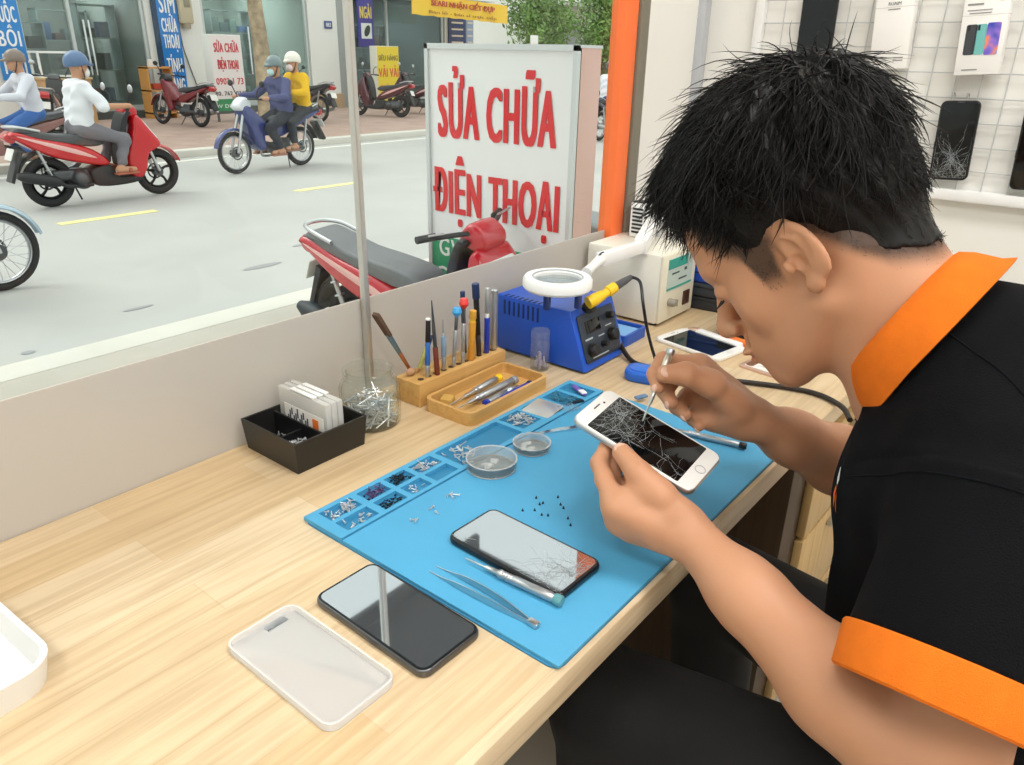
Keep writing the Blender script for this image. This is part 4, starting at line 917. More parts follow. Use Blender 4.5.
RH = {'t': [W(737, 407, .866), W(713, 385, .846), W(686, 374, .834), W(665, 374, .829)],
      'i': [W(700, 367, .882), W(664, 361, .862), W(655.5, 374, .850), W(658, 387, .844)],
      'm': [W(706, 373, .898), W(674, 377, .884), W(665, 391, .868), W(671, 403, .858)],
      'r': [W(716, 386, .908), W(687, 396, .896), W(677, 407, .882), W(686, 415, .870)],
      'p': [W(727, 400, .912), W(705, 412, .900), W(693, 419, .890), W(699, 426, .880)]}
def hand(J, wr, k=.004):
    for f in 'imrp':
        S.cap(wr + (J[f][0] - wr) * .12, J[f][0], .0165, FR[f][0] + .0025, .012)
    for a, b in (('i', 'm'), ('m', 'r'), ('r', 'p')): S.cap(J[a][0], J[b][0], .0115, .0105, .010); S.cap(wr + (J[a][0] - wr) * .5, wr + (J[b][0] - wr) * .5, .0135, .0125, .010)
    S.cap(wr, J['t'][0], .018, .0155, .014); S.cap(J['t'][0], J['t'][1], .0150, FR['t'][0], .010)
    S.cap(J['t'][0] + (J['t'][1] - J['t'][0]) * .4, wr + (J['i'][0] - wr) * .6, .012, .012, .012)
    for f in 'timrp':
        r = FR[f]; j = J[f]
        if f != 't': S.cap(j[0], j[1], r[0], r[1], k)
        else: S.cap(j[1], j[1] + (j[2] - j[1]) * .02, r[0], r[0], k); S.cap(j[1], j[2], r[0], r[1], k)
        if f == 't': S.cap(j[2], j[3], r[1] , r[3], k)
        else: S.cap(j[1], j[2], r[1], r[2], k); S.cap(j[2], j[3], r[2], r[3], k)
hand(LH, LWR); hand(RH, RWR)
t_, i_ = LH['t'], LH['i']
S.cap(t_[1] + (t_[2] - t_[1]) * .25, i_[0] + (i_[1] - i_[0]) * .25, .011, .011, .012); S.cap(t_[1] + (t_[2] - t_[1]) * .5, LH['m'][0], .009, .012, .012)
S.ell(W(728, 411, .888), (.026, .026, .024), .015); S.cap(RH['p'][0], W(712, 417, .893), .014, .012, .012); S.cap(W(704, 405, .897), W(735, 412, .892), .015, .018, .012); S.cap(W(742, 425, .888), W(712, 418, .893), .017, .013, .012)
S.cap(RH['t'][1] + (RH['t'][2] - RH['t'][1]) * .2, RH['i'][0] + (RH['i'][1] - RH['i'][0]) * .15, .010, .010, .012)
vs, fs = S.mesh((.40, -.22, .50), (1.08, .46, 1.28), .0024)
# slight smoothing of the net
fc = vs[fs].mean(1); q = toH(fc); inhead = np.linalg.norm(fc - hc, axis=1) < .17
lipm = inhead & (np.abs(q[:, 0]) < .022) & (q[:, 1] > .092) & (q[:, 1] < .120) & (q[:, 2] < -.049) & (q[:, 2] > -.0725) & (np.abs(q[:, 2] + .0605) < .0115 * (1 - (q[:, 0] / .026) ** 2))
def hairline(x, y):
    return np.interp(y, [-.16, -.105, -.085, -.058, -.040, -.020, .002, .010, .018, .034, .040, .058, .074, .10], [-.060, -.058, -.054, -.034, -.006, .024, .034, .028, .002, .004, .036, .056, .078, .084])
zh = hairline(q[:, 0], q[:, 1])
stub = np.zeros(len(q), bool) & (q[:, 2] > zh - .004) & (q[:, 2] > -.07) & (np.abs(q[:, 0]) < .086) & (q[:, 1] < .085)
earm = (np.abs(q[:, 0]) > .070) & (q[:, 1] > -.036) & (q[:, 1] < .012) & (q[:, 2] < .040)
stub &= ~((np.abs(q[:, 0]) > .0705) & (q[:, 1] > -.038) & (q[:, 1] < .010) & (q[:, 2] < .040))
vsb, fsb = vs, fs
midx = np.where(lipm, 1, np.where(stub, 2, 0))
body = np_obj('body', vs - man_off, fs, [M_skin], man)
qv = toH(vs); inh = np.linalg.norm(vs - hc, axis=1) < .17
dzv = hairline(qv[:, 0], qv[:, 1]) - qv[:, 2]
ssm = lambda t: np.clip(t, 0, 1) ** 2 * (3 - 2 * np.clip(t, 0, 1))
st_ = ssm(1 - dzv / .023) * inh * (qv[:, 1] < .066) * (qv[:, 2] > -.115)
earv = np.clip(((np.abs(qv[:, 0]) - .0705) / .004), 0, 1) * (qv[:, 1] > -.040) * (qv[:, 1] < .012) * (qv[:, 2] < .042)
st_ = st_ * (1 - earv)
lp = ssm((.0115 * (1 - (qv[:, 0] / .027) ** 2) - np.abs(qv[:, 2] + .0605)) / .004) * (qv[:, 1] > .090) * (qv[:, 1] < .122) * inh
for nm, arr in (('stubble', st_), ('lip', lp)):
    a_ = body.data.attributes.new(nm, 'FLOAT', 'POINT'); a_.data.foreach_set('value', arr.astype(np.float32))
nt = M_skin.node_tree; b_ = nt.nodes['Principled BSDF']; src_ = b_.inputs['Base Color'].links[0].from_socket
for nm, c_, f_ in (('lip', 'b06a58', .85), ('stubble', '2c2019', .90)):
    at_ = nt.nodes.new('ShaderNodeAttribute'); at_.attribute_name = nm; mu_ = nt.nodes.new('ShaderNodeMath'); mu_.operation = 'MULTIPLY'; mu_.inputs[1].default_value = f_; nt.links.new(at_.outputs['Fac'], mu_.inputs[0])
    mx_ = nt.nodes.new('ShaderNodeMix'); mx_.data_type = 'RGBA'; mx_.inputs[7].default_value = lin(c_); nt.links.new(mu_.outputs[0], mx_.inputs[0]); nt.links.new(src_, mx_.inputs[6]); src_ = mx_.outputs[2]
nt.links.new(src_, b_.inputs['Base Color'])

# ---- hair: a soft cap of the cut's volume plus strands
HR = SDF()
def hth(Q):
    zl = hairline(Q[:, 0], Q[:, 1]); u = np.clip((Q[:, 2] - zl) / .075, 0, 1); u = u * u * (3 - 2 * u)
    top = np.clip((Q[:, 2] - .04) / .08, 0, 1)
    return .0010 + u * (.011 + .012 * top)
def hairf(Pw):
    Q = toH(Pw); c = np.array([0, -.014, .058]); r = np.array([.077, .092, .084]); p = Q - c
    k0 = np.linalg.norm(p / r, axis=1); k1 = np.linalg.norm(p / (r * r), axis=1); d = k0 * (k0 - 1) / np.maximum(k1, 1e-6)
    a_ = np.array([0, -.038, -.01]); b_ = toH(C7[None])[0]; ab = b_ - a_; tt = np.clip(((Q - a_) @ ab) / (ab @ ab), 0, 1); dn = np.linalg.norm(Q - a_ - tt[:, None] * ab, axis=1) - .0530
    h_ = np.clip(.5 + .5 * (dn - d) / .03, 0, 1); d = dn + (d - dn) * h_ - .03 * h_ * (1 - h_)
    p2 = Q - np.array([0, .056, .086]); r2 = np.array([.056, .034, .030]); k0 = np.linalg.norm(p2 / r2, axis=1); k1 = np.linalg.norm(p2 / (r2 * r2), axis=1); d2 = k0 * (k0 - 1) / np.maximum(k1, 1e-6) + .012
    h_ = np.clip(.5 + .5 * (d2 - d) / .03, 0, 1); d = d2 + (d - d2) * h_ - .03 * h_ * (1 - h_)
    a = np.arctan2(Q[:, 0], Q[:, 1] + .06); rad = np.sqrt(Q[:, 0] ** 2 + (Q[:, 1] + .06) ** 2)
    tuft = .0035 * np.sin(a * 23 + 9 * rad / .1) * np.clip(rad / .05, 0, 1) + .003 * np.sin(a * 9 + 40 * rad) + .0018 * np.sin(a * 51 - 60 * rad)
    t = hth(Q); d = d - t - tuft * np.clip(t / .02, 0, 1)
    zl = hairline(Q[:, 0], Q[:, 1])
    e = (zl - Q[:, 2]) * .8
    ear = np.sqrt(((np.abs(Q[:, 0]) - .082) / 1.2) ** 2 + ((Q[:, 1] + .013)) ** 2 + (Q[:, 2] - .002) ** 2) - .025
    return np.maximum(np.maximum(d, e), -ear) * HS * .8
HR.fn(hairf)
hv, hf = HR.mesh(hc - .22, hc + .22, .0032)
hair = np_obj('hair', hv - man_off, hf, M_hair, man)
# strands
tri = hv[hf]; cen = tri.mean(1); nrm = np.cross(tri[:, 2] - tri[:, 0], tri[:, 3] - tri[:, 1]); ar = np.linalg.norm(nrm, axis=1); nrm /= ar[:, None] + 1e-12
flipn = ((cen - hc) * nrm).sum(1).mean() < 0
if flipn: nrm = -nrm
Qc = toH(cen); zl = hairline(Qc[:, 0], Qc[:, 1]); g = np.random.default_rng(11)
hn = nrm @ HB
def strands(n, w, Lf, lift, kind, rw, drop=.25, k=6, stick=.0):
    pr = ar * w; pr = pr / pr.sum(); i = g.choice(len(cen), n, p=pr); p0 = Qc[i] + g.normal(0, .0012, (n, 3)); nn = hn[i]
    crown = np.array([.012, -.075, .145])
    t = p0 - crown; t = t + np.array([0, .05, -.02]) + g.normal(0, .022, (n, 3)); 
    if kind == 'side': t = np.stack([0 * t[:, 0], -.25 + 0 * t[:, 0], -1 + 0 * t[:, 0]], 1) + g.normal(0, .3, (n, 3))
    t = t - nn * (t * nn).sum(1)[:, None]; t /= np.linalg.norm(t, axis=1)[:, None] + 1e-9
    L_ = Lf(p0) * g.uniform(.55, 1.25, n); li = lift * g.uniform(.4, 1.5, n)
    up = np.array([0, .72, -.70])                  # gravity in head space (the head hangs forward)
    pts = []
    p = p0 - nn * .002; d = t + nn * li[:, None]; d /= np.linalg.norm(d, axis=1)[:, None]; curl = g.normal(0, .10, (n, 3))
    for j in range(k):
        pts.append(p); p = p + d * (L_ / (k - 1))[:, None]; d = d + up * drop * .35 - nn * stick + curl; d /= np.linalg.norm(d, axis=1)[:, None]
    pts = np.stack(pts, 1); wd = (rw * g.uniform(.6, 1.3, n))[:, None] * np.array([1, 1, .95, .8, .55, .08])[None, :k]
    T = np.gradient(pts, axis=1); T /= np.linalg.norm(T, axis=2)[:, :, None] + 1e-9
    s1 = np.cross(T, np.repeat(nn[:, None], k, 1)); s1 /= np.linalg.norm(s1, axis=2)[:, :, None] + 1e-9; s2 = np.cross(T, s1)
    ring = np.stack([pts + wd[:, :, None] * (s1 * cos(a) + s2 * .7 * sin(a)) for a in (pi / 2, pi * 7 / 6, pi * 11 / 6)], 2)    # n,k,3,3
    base = (np.arange(n) * k * 3)[:, None, None, None]; jj = (np.arange(k - 1) * 3)[None, :, None, None]; cc_ = np.arange(3)[None, None, :, None]
    quad = np.concatenate([base + jj + cc_, base + jj + (cc_ + 1) % 3, base + jj + 3 + (cc_ + 1) % 3, base + jj + 3 + cc_], 3).reshape(-1, 4)
    wv = hc + (ring.reshape(-1, 3) * HS) @ HB.T
    return wv, quad
top_w = np.clip((Qc[:, 2] - .03) / .06, 0, 1) * (hn[:, 2] > -.3); front_w = np.clip((Qc[:, 1] - .02) / .05, 0, 1) * np.clip((Qc[:, 2] - .06) / .03, 0, 1)
side_w = np.clip(1 - (Qc[:, 2] - .05) / .06, 0, 1)
parts_ = [strands(9000, top_w, lambda p: .050 + 0 * p[:, 0], .05, 'top', .0007, .16, stick=.135), strands(800, front_w, lambda p: .040 + 0 * p[:, 0], .22, 'top', .0006, .9, stick=.03),
          strands(70, top_w * np.clip(.5 + Qc[:, 1] / .1, 0, 1), lambda p: .042 + 0 * p[:, 0], .5, 'top', .00035, .5), strands(14000, side_w, lambda p: .005 + .014 * np.clip((p[:, 2] - hairline(p[:, 0], p[:, 1])) / .06, 0, 1), .12, 'side', .0004, stick=.05)]
# clipped hair fading into the skin below the hairline
bt_ = vsb[fsb]; nb_ = np.cross(bt_[:, 2] - bt_[:, 0], bt_[:, 3] - bt_[:, 1]); arb = np.linalg.norm(nb_, axis=1); nb_ /= arb[:, None] + 1e-12
if ((bt_.mean(1) - hc) * nb_).sum(1)[inhead].mean() < 0: nb_ = -nb_
dz = hairline(q[:, 0], q[:, 1]) - q[:, 2]
fade = np.clip(1 - dz / .022, 0, 1) ** 2 * (dz > -.012) * inhead * ~earm * (q[:, 1] < .07)
sv = (cen, ar, Qc, hn); cen, ar, Qc, hn = bt_.mean(1), arb, q, nb_ @ HB
parts_.append(strands(12000, fade, lambda p: .0026 + 0 * p[:, 0], .25, 'side', .00016))
cen, ar, Qc, hn = sv
off = 0; av = []; af = []
for v_, q_ in parts_: av.append(v_); af.append(q_ + off); off += len(v_)
np_obj('hair_strands', np.concatenate(av) - man_off, np.concatenate(af), M_hair, hair)
# eyebrows, lashes
for s in (-1, 1):
    mb = MB(); gg = random.Random(5)
    for i in range(90):
        u = gg.random(); x = s * (.014 + .036 * u); y = .0985 - .020 * u ** 1.5; z = .034 + .004 * sin(u * pi) + gg.uniform(-.003, .003)
        a = H(x, y, z) - man_off; b = H(x + s * .006, y - .002 - .002 * u, z + gg.uniform(-.001, .0025)) - man_off; mb.tube([a, b], [.0004, .0001], 3)
    mb.build('eyebrow', M_hair, man)
    mb = MB()
    for i in range(26):
        u = i / 25; x = s * (.020 + .026 * u); y = .0915 - .010 * abs(u - .4) ** 1.5; z = .0035 - .001 * sin(u * pi)
        a = H(x, y - .002, z) - man_off; b = H(x + s * .002, y + .006, z - .004) - man_off; mb.tube([a, b], [.0005, .0001], 3)
    mb.build('eyelashes', M_hair, man)
# fingernails
def nail(j2, j3, r, outward, parent, ln=.010):
    ax = V(j3 - j2).normalized(); o = V(outward); o = (o - ax * o.dot(ax)).normalized(); s_ = ax.cross(o); c = V(j3) + o * (r * .72) + ax * (r * .15)
    R = M4((s_, ax, o)).transposed(); mb = MB(); mb.ell(c - V(man_off), (r * .72, ln * .62, r * .33), 16, 10, rot=R); mb.build('fingernail', mat('nail', 'e2b7a2', .25), parent)
nail(LH['t'][2], LH['t'][3], .0092, PN * 1.0 - PB * .6, body); nail(RH['t'][2], RH['t'][3], .0092, V(CAM - RH['t'][3]) + V((0, 0, .35)), body)
for f in 'imrp': nail(RH[f][2], RH[f][3], FR[f][3] * .98, V(RH[f][2]) - V(RH['m'][0]) + V((-.02, 0, -.02)), body, .0085)

# ---- polo shirt
T_ = SDF()
T_.ell((.755, .036, .890), (.172, .122, .15), .04); T_.ell((.757, .0, .74), (.165, .145, .16), .06); T_.ell((.76, -.09, .60), (.172, .135, .12), .05)
T_.cap((.622, .014, .946), (.898, .040, .950), .060, .062, .05); T_.ell((.752, .020, .985), (.125, .07, .055), .05)
T_.cap((.708, .070, .992), (.640, .022, .957), .036, .052, .04); T_.cap((.796, .070, .992), (.87, .04, .957), .036, .052, .04)
LS0, LS1 = np.array([.618, .016, .953]), np.array([.532, .014, .850]); RS0, RS1 = np.array([.905, .05, .957]), np.array([.957, .10, .835])
T_.ccone(LS0, LS1, .066, .071, .022); T_.ccone(RS0, RS1, .068, .070, .022)
NR = np.array([.757, .121, 1.021]); NAX = np.array([0, .89, .456]); NAX = NAX / np.linalg.norm(NAX)      # neck opening
T_.ccone(NR - NAX * .075, NR - NAX * .004, .100, .0665, .03)
T_.cap(NR - NAX * .03, NR + NAX * .2, .060, .070, .012, 's')
def wr_(Pw):
    x, y, z = Pw.T
    s = .0030 * np.sin(34 * x + 40 * z + 3 * np.sin(14 * y)) * np.clip((.93 - z) / .1, 0, 1) + .0020 * np.sin(52 * z - 30 * x + 2 * np.sin(20 * x + 9 * y)) + .0006 * np.sin(110 * x + 50 * y)
    # armhole seam: a shallow groove around the shoulder
    ax = (LS1 - LS0) / np.linalg.norm(LS1 - LS0); t = (Pw - LS0) @ ax; near = np.linalg.norm(Pw - LS0, axis=1) < .12
    s = s * np.clip(1 - (((Pw - LS0) @ ax) - .04) / .05, 0, 1)
    return s + np.where(near, .0025 * np.exp(-((t + .004) / .0035) ** 2), 0)
base_ev = T_.ev
class Wr(SDF):
    pass
f_all = list(T_.p)
T2 = SDF(); T2.p = f_all
vs, fs = T2.mesh((.40, -.26, .46), (1.08, .30, 1.13), .0042); shf = fs
# wrinkles along the normals
me_n = np.zeros_like(vs); tri = vs[fs]; fn_ = np.cross(tri[:, 2] - tri[:, 0], tri[:, 3] - tri[:, 1])
for j in range(4): np.add.at(me_n, fs[:, j], fn_)
me_n /= np.linalg.norm(me_n, axis=1)[:, None] + 1e-12
ctr = np.array([.755, 0, .82])
if ((vs - ctr) * me_n).sum() < 0: me_n = -me_n
shv = vs - me_n * wr_(vs)[:, None]
polo = np_obj('polo_shirt', shv - man_off, fs, M_polo, man)
# cuffs
def cuff(a, b, ra, rb, name):
    a = V(a - man_off); b = V(b - man_off); L_ = (b - a).length; T = M4.Translation(a) @ (b - a).to_track_quat('Z', 'Y').to_matrix().to_4x4()
    MB().lathe([(ra - .006, 0), (ra, 0), (ra + .0012, .002), (rb + .001, L_ - .002), (rb - .001, L_), (rb - .005, L_ - .001), (rb - .008, .004), (ra - .012, .002)], 56, T=T).build(name, M_ocol, polo)
ld = (LS1 - LS0) / np.linalg.norm(LS1 - LS0); rd = (RS1 - RS0) / np.linalg.norm(RS1 - RS0)
cuff(LS1 - ld * .004, LS1 + ld * .032, .0738, .0720, 'sleeve_cuff'); cuff(RS1 - rd * .003, RS1 + rd * .028, .0715, .069, 'sleeve_cuff')
# collar: a folded ribbed band around the neck, open at the throat
mb = MB(); rows = []; nx = np.array([1.0, 0, 0]); ny = np.cross(NAX, nx)      # ny: towards the throat/down side
SIDE = np.array([1, 0, 0.0]); DN = np.cross(NAX, SIDE)
if DN[2] > 0: DN = -DN
for i in range(61):
    th = RAD(-166 + 332 * i / 60)                    # 180 = throat
    dirv = SIDE * sin(th) + DN * (-cos(th)); fr_ = abs(i - 30) / 30.0
    rin = .062 + .003 * (cos(th)); back = max(0, cos(th)); throat = max(0, -cos(th))
    c = NR - man_off
    def pt(r, h): return c + dirv * r + NAX * h
    wdt = .027 + .010 * throat
    prof = [(rin - .001, -.016), (rin, .004), (rin + .001, .020), (rin + .004, .0245), (rin + .009, .0225), (rin + .016, .012), (rin + .024, -.002 - .006 * back), (rin + .031, -wdt * .6), (rin + .0295, -wdt * .62), (rin + .022, -.006 - .006 * back), (rin + .013, .008), (rin + .006, .017), (rin + .003, .004), (rin + .002, -.016)]
    rows.append([pt(r, h) for r, h in prof])
mb.grid(rows, closed_v=True); mb.add(rows[0], [tuple(range(len(rows[0])))]); mb.add(rows[-1], [tuple(range(len(rows[0])))])
mb.build('collar', M_ocol, polo, sharp=60)
# trousers, shoes, stool
TR_ = SDF()
TR_.ell((.76, -.10, .53), (.17, .135, .10), .03)
for s in (-1, 1):
    hip = np.array([.76 + s * .085, -.06, .525]); kn = np.array([.76 + s * .15, .33, .545]); an = np.array([.76 + s * .15, .30, .10])
    TR_.cap(hip, kn, .088, .066, .03); TR_.ccone(kn, an, .064, .055, .03)
vs, fs = TR_.mesh((.42, -.30, .03), (1.10, .46, .70), .007)
np_obj('trousers', vs - man_off, fs, M_trous, man)
for s in (-1, 1):
    q = SDF(); x = .76 + s * .15; q.ell((x, .36, .045), (.046, .125, .045), .02); q.ell((x, .29, .06), (.042, .06, .055), .02); q.plane((0, 0, .003), (0, 0, -1))
    vs, fs = q.mesh((x - .07, .16, -.02), (x + .07, .52, .14), .006); np_obj('shoe', vs - man_off, fs, M_blackm, man)
sl = thing('stool', 'round black stool beneath the man at the desk', 'stool', (.76, -.14, 0))
MB().lathe([(.0001, .375), (.16, .375), (.175, .385), (.175, .405), (.165, .416), (.0001, .418)], 40).build('seat', M_blackm, sl)
for a in range(4):
    c_, s_ = cos(RAD(45 + 90 * a)), sin(RAD(45 + 90 * a)); MB().cyl((.10 * c_, .10 * s_, .376), (.18 * c_, .18 * s_, 0), .013, n=12).build('leg', M_steel, sl)
MB().torus((0, 0, .16), .148, .009, n=40, k=8).build('foot_ring', M_steel, sl)

# ---- the phone and screwdriver he holds
PHH = .0078
ph = phone('smartphone', 'white phone with shattered black screen held in the left hand', 'phone', .150, .075, PHH, tuple(PC - PN * PHH), tuple(M4((PA, PB, PN)).transposed().to_euler()), M_silvb, M_scr, M_pwhite, home=True, endbez=.0185,
      cracks=((-.04, .008, 46, .035), (-.048, .02, 22, .03), (-.015, -.015, 20, .04), (.0, .015, 8, .05), (.03, -.012, 6, .06), (.05, -.02, 6, .03), (-.03, -.02, 12, .03)), seed=21, corner=.0105)
dt = V(P(-.016, .017, .0012)); de = V(W(671.5, 349, .848))
driver('screwdriver', 'slim pale precision screwdriver held in the right hand against the screen', dt, de, .0042, mat('champagne_metal', 'c9c0b2', .32, .85), M_steel, M_alu, .38)
# chest logo on the shirt front
from mathutils.bvhtree import BVHTree
bv = BVHTree.FromPolygons([tuple(v) for v in shv], [tuple(f) for f in shf])

def on_shirt(p, lift=.0012):
    c, n, i, d = bv.find_nearest(V(p)); n = n if (c - V((.755, -.02, c.z))).dot(n) > 0 else -n
    return c + n * lift
rd_ = V(W(838, 498, 1.0) - CAM).normalized(); hit = bv.ray_cast(V(CAM), rd_)[0]
lc = hit if hit is not None else V((.67, .13, .86))
lc = on_shirt((lc.x + .012, lc.y + .02, lc.z), 0)
def decal(name, outline, m):
    mb = MB(); k = len(outline); vs_ = [on_shirt((lc.x + u, lc.y, lc.z + w), .0012) for u, w in outline]; c0 = on_shirt((lc.x + sum(u for u, w in outline) / k, lc.y, lc.z + sum(w for u, w in outline) / k), .0016)
    mb.add([p - V(man_off) for p in vs_] + [c0 - V(man_off)], [(i, (i + 1) % k, k) for i in range(k)]); return mb.build(name, m, polo)
M_lw = mat('logo_white', 'e8e8e8', .7); M_lo = mat('logo_orange', 'e86a1c', .7)
decal('chest_logo', [(-.022, .020), (-.014, .030), (-.008, .026), (-.002, .014), (.002, .006), (-.006, .002), (-.010, .010), (-.016, .012)], M_lw)
decal('chest_logo', [(.002, .012), (.012, .012), (.016, .004), (.010, .000), (.002, .004)], M_lw)
decal('chest_logo', [(-.014, -.002), (-.004, .000), (.000, -.008), (-.004, -.018), (-.012, -.022), (-.008, -.010)], M_lo)
decal('chest_logo', [(.004, -.002), (.014, -.004), (.016, -.014), (.006, -.024), (.004, -.016), (.008, -.010)], M_lo)
for z in (.925, .885):
    h_ = bv.ray_cast(V((.752, 1.0, z)), V((0, -1, 0)))
    if h_[0] is not None:
        q = h_[1].to_track_quat('Z', 'Y').to_matrix().to_4x4() if h_[1].y > 0 else (-h_[1]).to_track_quat('Z', 'Y').to_matrix().to_4x4()
        MB().lathe([(.0001, .002), (.004, .002), (.0055, .0014), (.0055, -.001)], 18, T=M4.Translation(h_[0] - V(man_off)) @ q).build('button', mat('button_black', '1c1d20', .3), polo)

# stitched seams of the polo
M_seam = mat('polo_seam', '0f1115', .9, spec=.1)
def seam_ring(c, ax, rmax=.115):
    ax = V(ax).normalized(); x = ax.orthogonal().normalized(); y = ax.cross(x); runs = [[]]
    for i in range(73):
        a = 2 * pi * i / 72; d = x * cos(a) + y * sin(a); h_ = bv.ray_cast(V(c) + d * .012, d)
        if h_[0] is not None and h_[3] < rmax: runs[-1].append(h_[0] + d * .0004 - V(man_off))
        elif runs[-1]: runs.append([])
    runs = [r for r in runs if len(r) > 3]
    if len(runs) > 1 and len(runs[0]) and len(runs[-1]): runs[-1] = runs[-1] + runs.pop(0)
    for r in runs[:1] if runs else []: MB().tube(smooth_path(r, 3), .0008, 6).build('armhole_seam', M_seam, polo)
seam_ring(LS0 + ld * .012, LS1 - LS0); seam_ring(RS0 + rd * .012, RS1 - RS0)
pts_ = [on_shirt((.690 - .066 * i / 12, .085 - .062 * i / 12, 1.04), .0004) - V(man_off) for i in range(13)]
MB().tube(smooth_path(pts_, 3), .0008, 6).build('shoulder_seam', M_seam, polo)
# ================================================================== the street outside
def G(x, y, z): return D(x, y, z)
SZ, NZ, FZ = -0.45, -0.36, -0.34          # road, near pavement, far pavement
FY = 19.3                                  # shop fronts across the road
def FXv(px): r = W(px, 60, 1.0) - CAM; return CAM[0] + r[0] * (FY - CAM[1]) / r[1]
def FZv(px, py): r = W(px, py, 1.0) - CAM; return CAM[2] + r[2] * (FY - CAM[1]) / r[1]
M_road = mat('asphalt', 'b3b2af', .8, var=.06, vscale=.9, bump=.4, bscale=90)
M_pave = bpy.data.materials.new('pavers'); M_pave.use_nodes = True
nt = M_pave.node_tree; br = nt.nodes.new('ShaderNodeTexBrick'); tc = nt.nodes.new('ShaderNodeTexCoord'); br.inputs['Scale'].default_value = 1; br.inputs['Brick Width'].default_value = .4; br.inputs['Row Height'].default_value = .4; br.offset = 0
br.inputs['Mortar Size'].default_value = .006; br.inputs['Color1'].default_value = lin('b59a8d'); br.inputs['Color2'].default_value = lin('a88d82'); br.inputs['Mortar'].default_value = lin('968278')
nt.links.new(tc.outputs['Object'], br.inputs['Vector']); nt.links.new(br.outputs['Color'], nt.nodes['Principled BSDF'].inputs['Base Color']); nt.nodes['Principled BSDF'].inputs['Roughness'].default_value = .8
M_pave2 = mat('concrete_pavement', 'b5aea4', .85, var=.08, vscale=2)
M_kerb = mat('kerb_stone', 'cfcbc2', .8, var=.06, vscale=2)
rd = struct('road', MB().box((14, 8.5, SZ - .05), (64, 8.0, .1)), M_road)
struct('ground', MB().box((14, 20, -.72), (90, 60, .1)), M_pave2)
struct('sidewalk_near', MB().box((14, 2.69, NZ - .1), (64, 3.2, .2)), M_pave2)
struct('sidewalk_far', MB().box((14, 16.2, FZ - .1), (64, 7.0, .2)), M_pave)
struct('kerb_near', MB().box((14, 4.41, NZ - .10), (64, .24, .212), .015), M_kerb)
struct('kerb_far', MB().box((14, 12.6, FZ - .1), (64, .25, .212), .02), M_kerb)
M_ymark = mat('road_yellow', 'e8dfa0', .7, var=.08, vscale=6); M_wmark = mat('road_white', 'dcdad2', .7)
for k in range(-2, 9): MB().box((3.68 + 2.92 * k, 8.5, SZ + .003), (1.04, .13, .006)).build('lane_dash', M_ymark, rd)
MB().box((14, 12.1, SZ + .003), (64, .14, .006)).build('edge_line', M_wmark, rd)
for x, y, a, b in ((3.6, 5.6, .38, .10), (2.35, 5.25, .22, .05), (1.5, 4.9, .08, .06), (4.3, 6.0, .2, .06)):
    MB().lathe([(.0001, .004), (1, .003)], 20, T=M4.Translation((x, y, SZ)) @ M4.Diagonal((a / 2, b / 2, 1, 1))).build('oil_stain', mat('oil_stain', '99989a', .7), rd)

# ---- shop fronts across the road
M_shopw = mat('shop_white', 'e6e6e2', .7, var=.02, vscale=2); M_alufr = mat('shop_frame', 'c4cbcb', .4, .4)
M_sglass = clear('shop_glass', 'e3e7e5', refl=.06, rough=.01, body=.06, bodycol='9fb4ae', fres=1.3)
M_dark = mat('shop_interior', '7e8683', .9, var=.1, vscale=1); M_sfloor = mat('shop_floor', 'a9aaa4', .5)
TF = (RAD(90), 0, 0)
def shop(label, x0, x1, frames, inner, sign_h=3.3, step=.18):
    t = thing('shop', label, 'shop', ((x0 + x1) / 2, FY, FZ)); cx = (x0 + x1) / 2; w = x1 - x0
    def bx(nm, m, *boxes):
        mb = MB()
        for c, d in boxes: mb.box((c[0] - cx, c[1] - FY, c[2] - FZ), d)
        return mb.build(nm, m, t)
    bx('interior', inner, ((cx, FY + 4.0, FZ + 1.7), (w, .1, 3.4)), ((x0 + .05, FY + 2, FZ + 1.7), (.1, 4, 3.4)), ((x1 - .05, FY + 2, FZ + 1.7), (.1, 4, 3.4)), ((cx, FY + 2, FZ + 3.4), (w, 4, .1)))
    bx('floor_slab', M_sfloor, ((cx, FY + 2, FZ + step / 2), (w, 4.1, step)))
    bx('step', mat('dark_step', '4c504e', .6), ((cx, FY - .12, FZ + step * .45), (w, .3, step * .9)))
    bx('fascia', M_shopw, ((cx, FY + .2, FZ + 4.3), (w, .5, 1.8)), ((cx, FY + 2.2, FZ + 6.2), (w, 4.4, 2.4)))
    bx('glass_front', M_sglass, ((cx, FY + .02, FZ + step + 1.6), (w, .02, 3.2)))
    f = bx('window_frame', M_alufr, *[((x, FY, FZ + step + 1.6), (.07, .1, 3.2)) for x in frames], ((cx, FY, FZ + step + .05), (w, .1, .1)), ((cx, FY, FZ + step + 3.2), (w, .1, .1)))
    dl = bpy.data.lights.new('shop_light', 'AREA'); dl.size = 2; dl.energy = 130; do = bpy.data.objects.new('shop_light', dl); COL.objects.link(do); do.location = (cx, FY + 2, FZ + 3.3)
    return t
xA0, xA1, xP0, xP1, xB1, xQ1, xC0, xC1 = FXv(24), FXv(150), FXv(172), FXv(205), FXv(309), FXv(337), FXv(350), FXv(443)
shopA = shop('glass-fronted shop between the two blue banners across the road', xA0, xA1, [xA0 + .05, (xA0 + xA1) / 2 - .3, xA1 - .05], M_dark)
shopB = shop('greenish glass shop front behind the tree trunk across the road', xP1, xB1, [xP1 + .05, (xP1 + xB1) / 2 + .1, xB1 - .05], mat('shop_interior_green', '9ba8a3', .9))
shopC = shop('dark shop with purple banner behind the yellow standing sign', xC0, xC1, [xC0 + .1, xC0 + 1.5, xC1 - .05], mat('shop_interior_teal', '4a5c60', .9), step=.1)
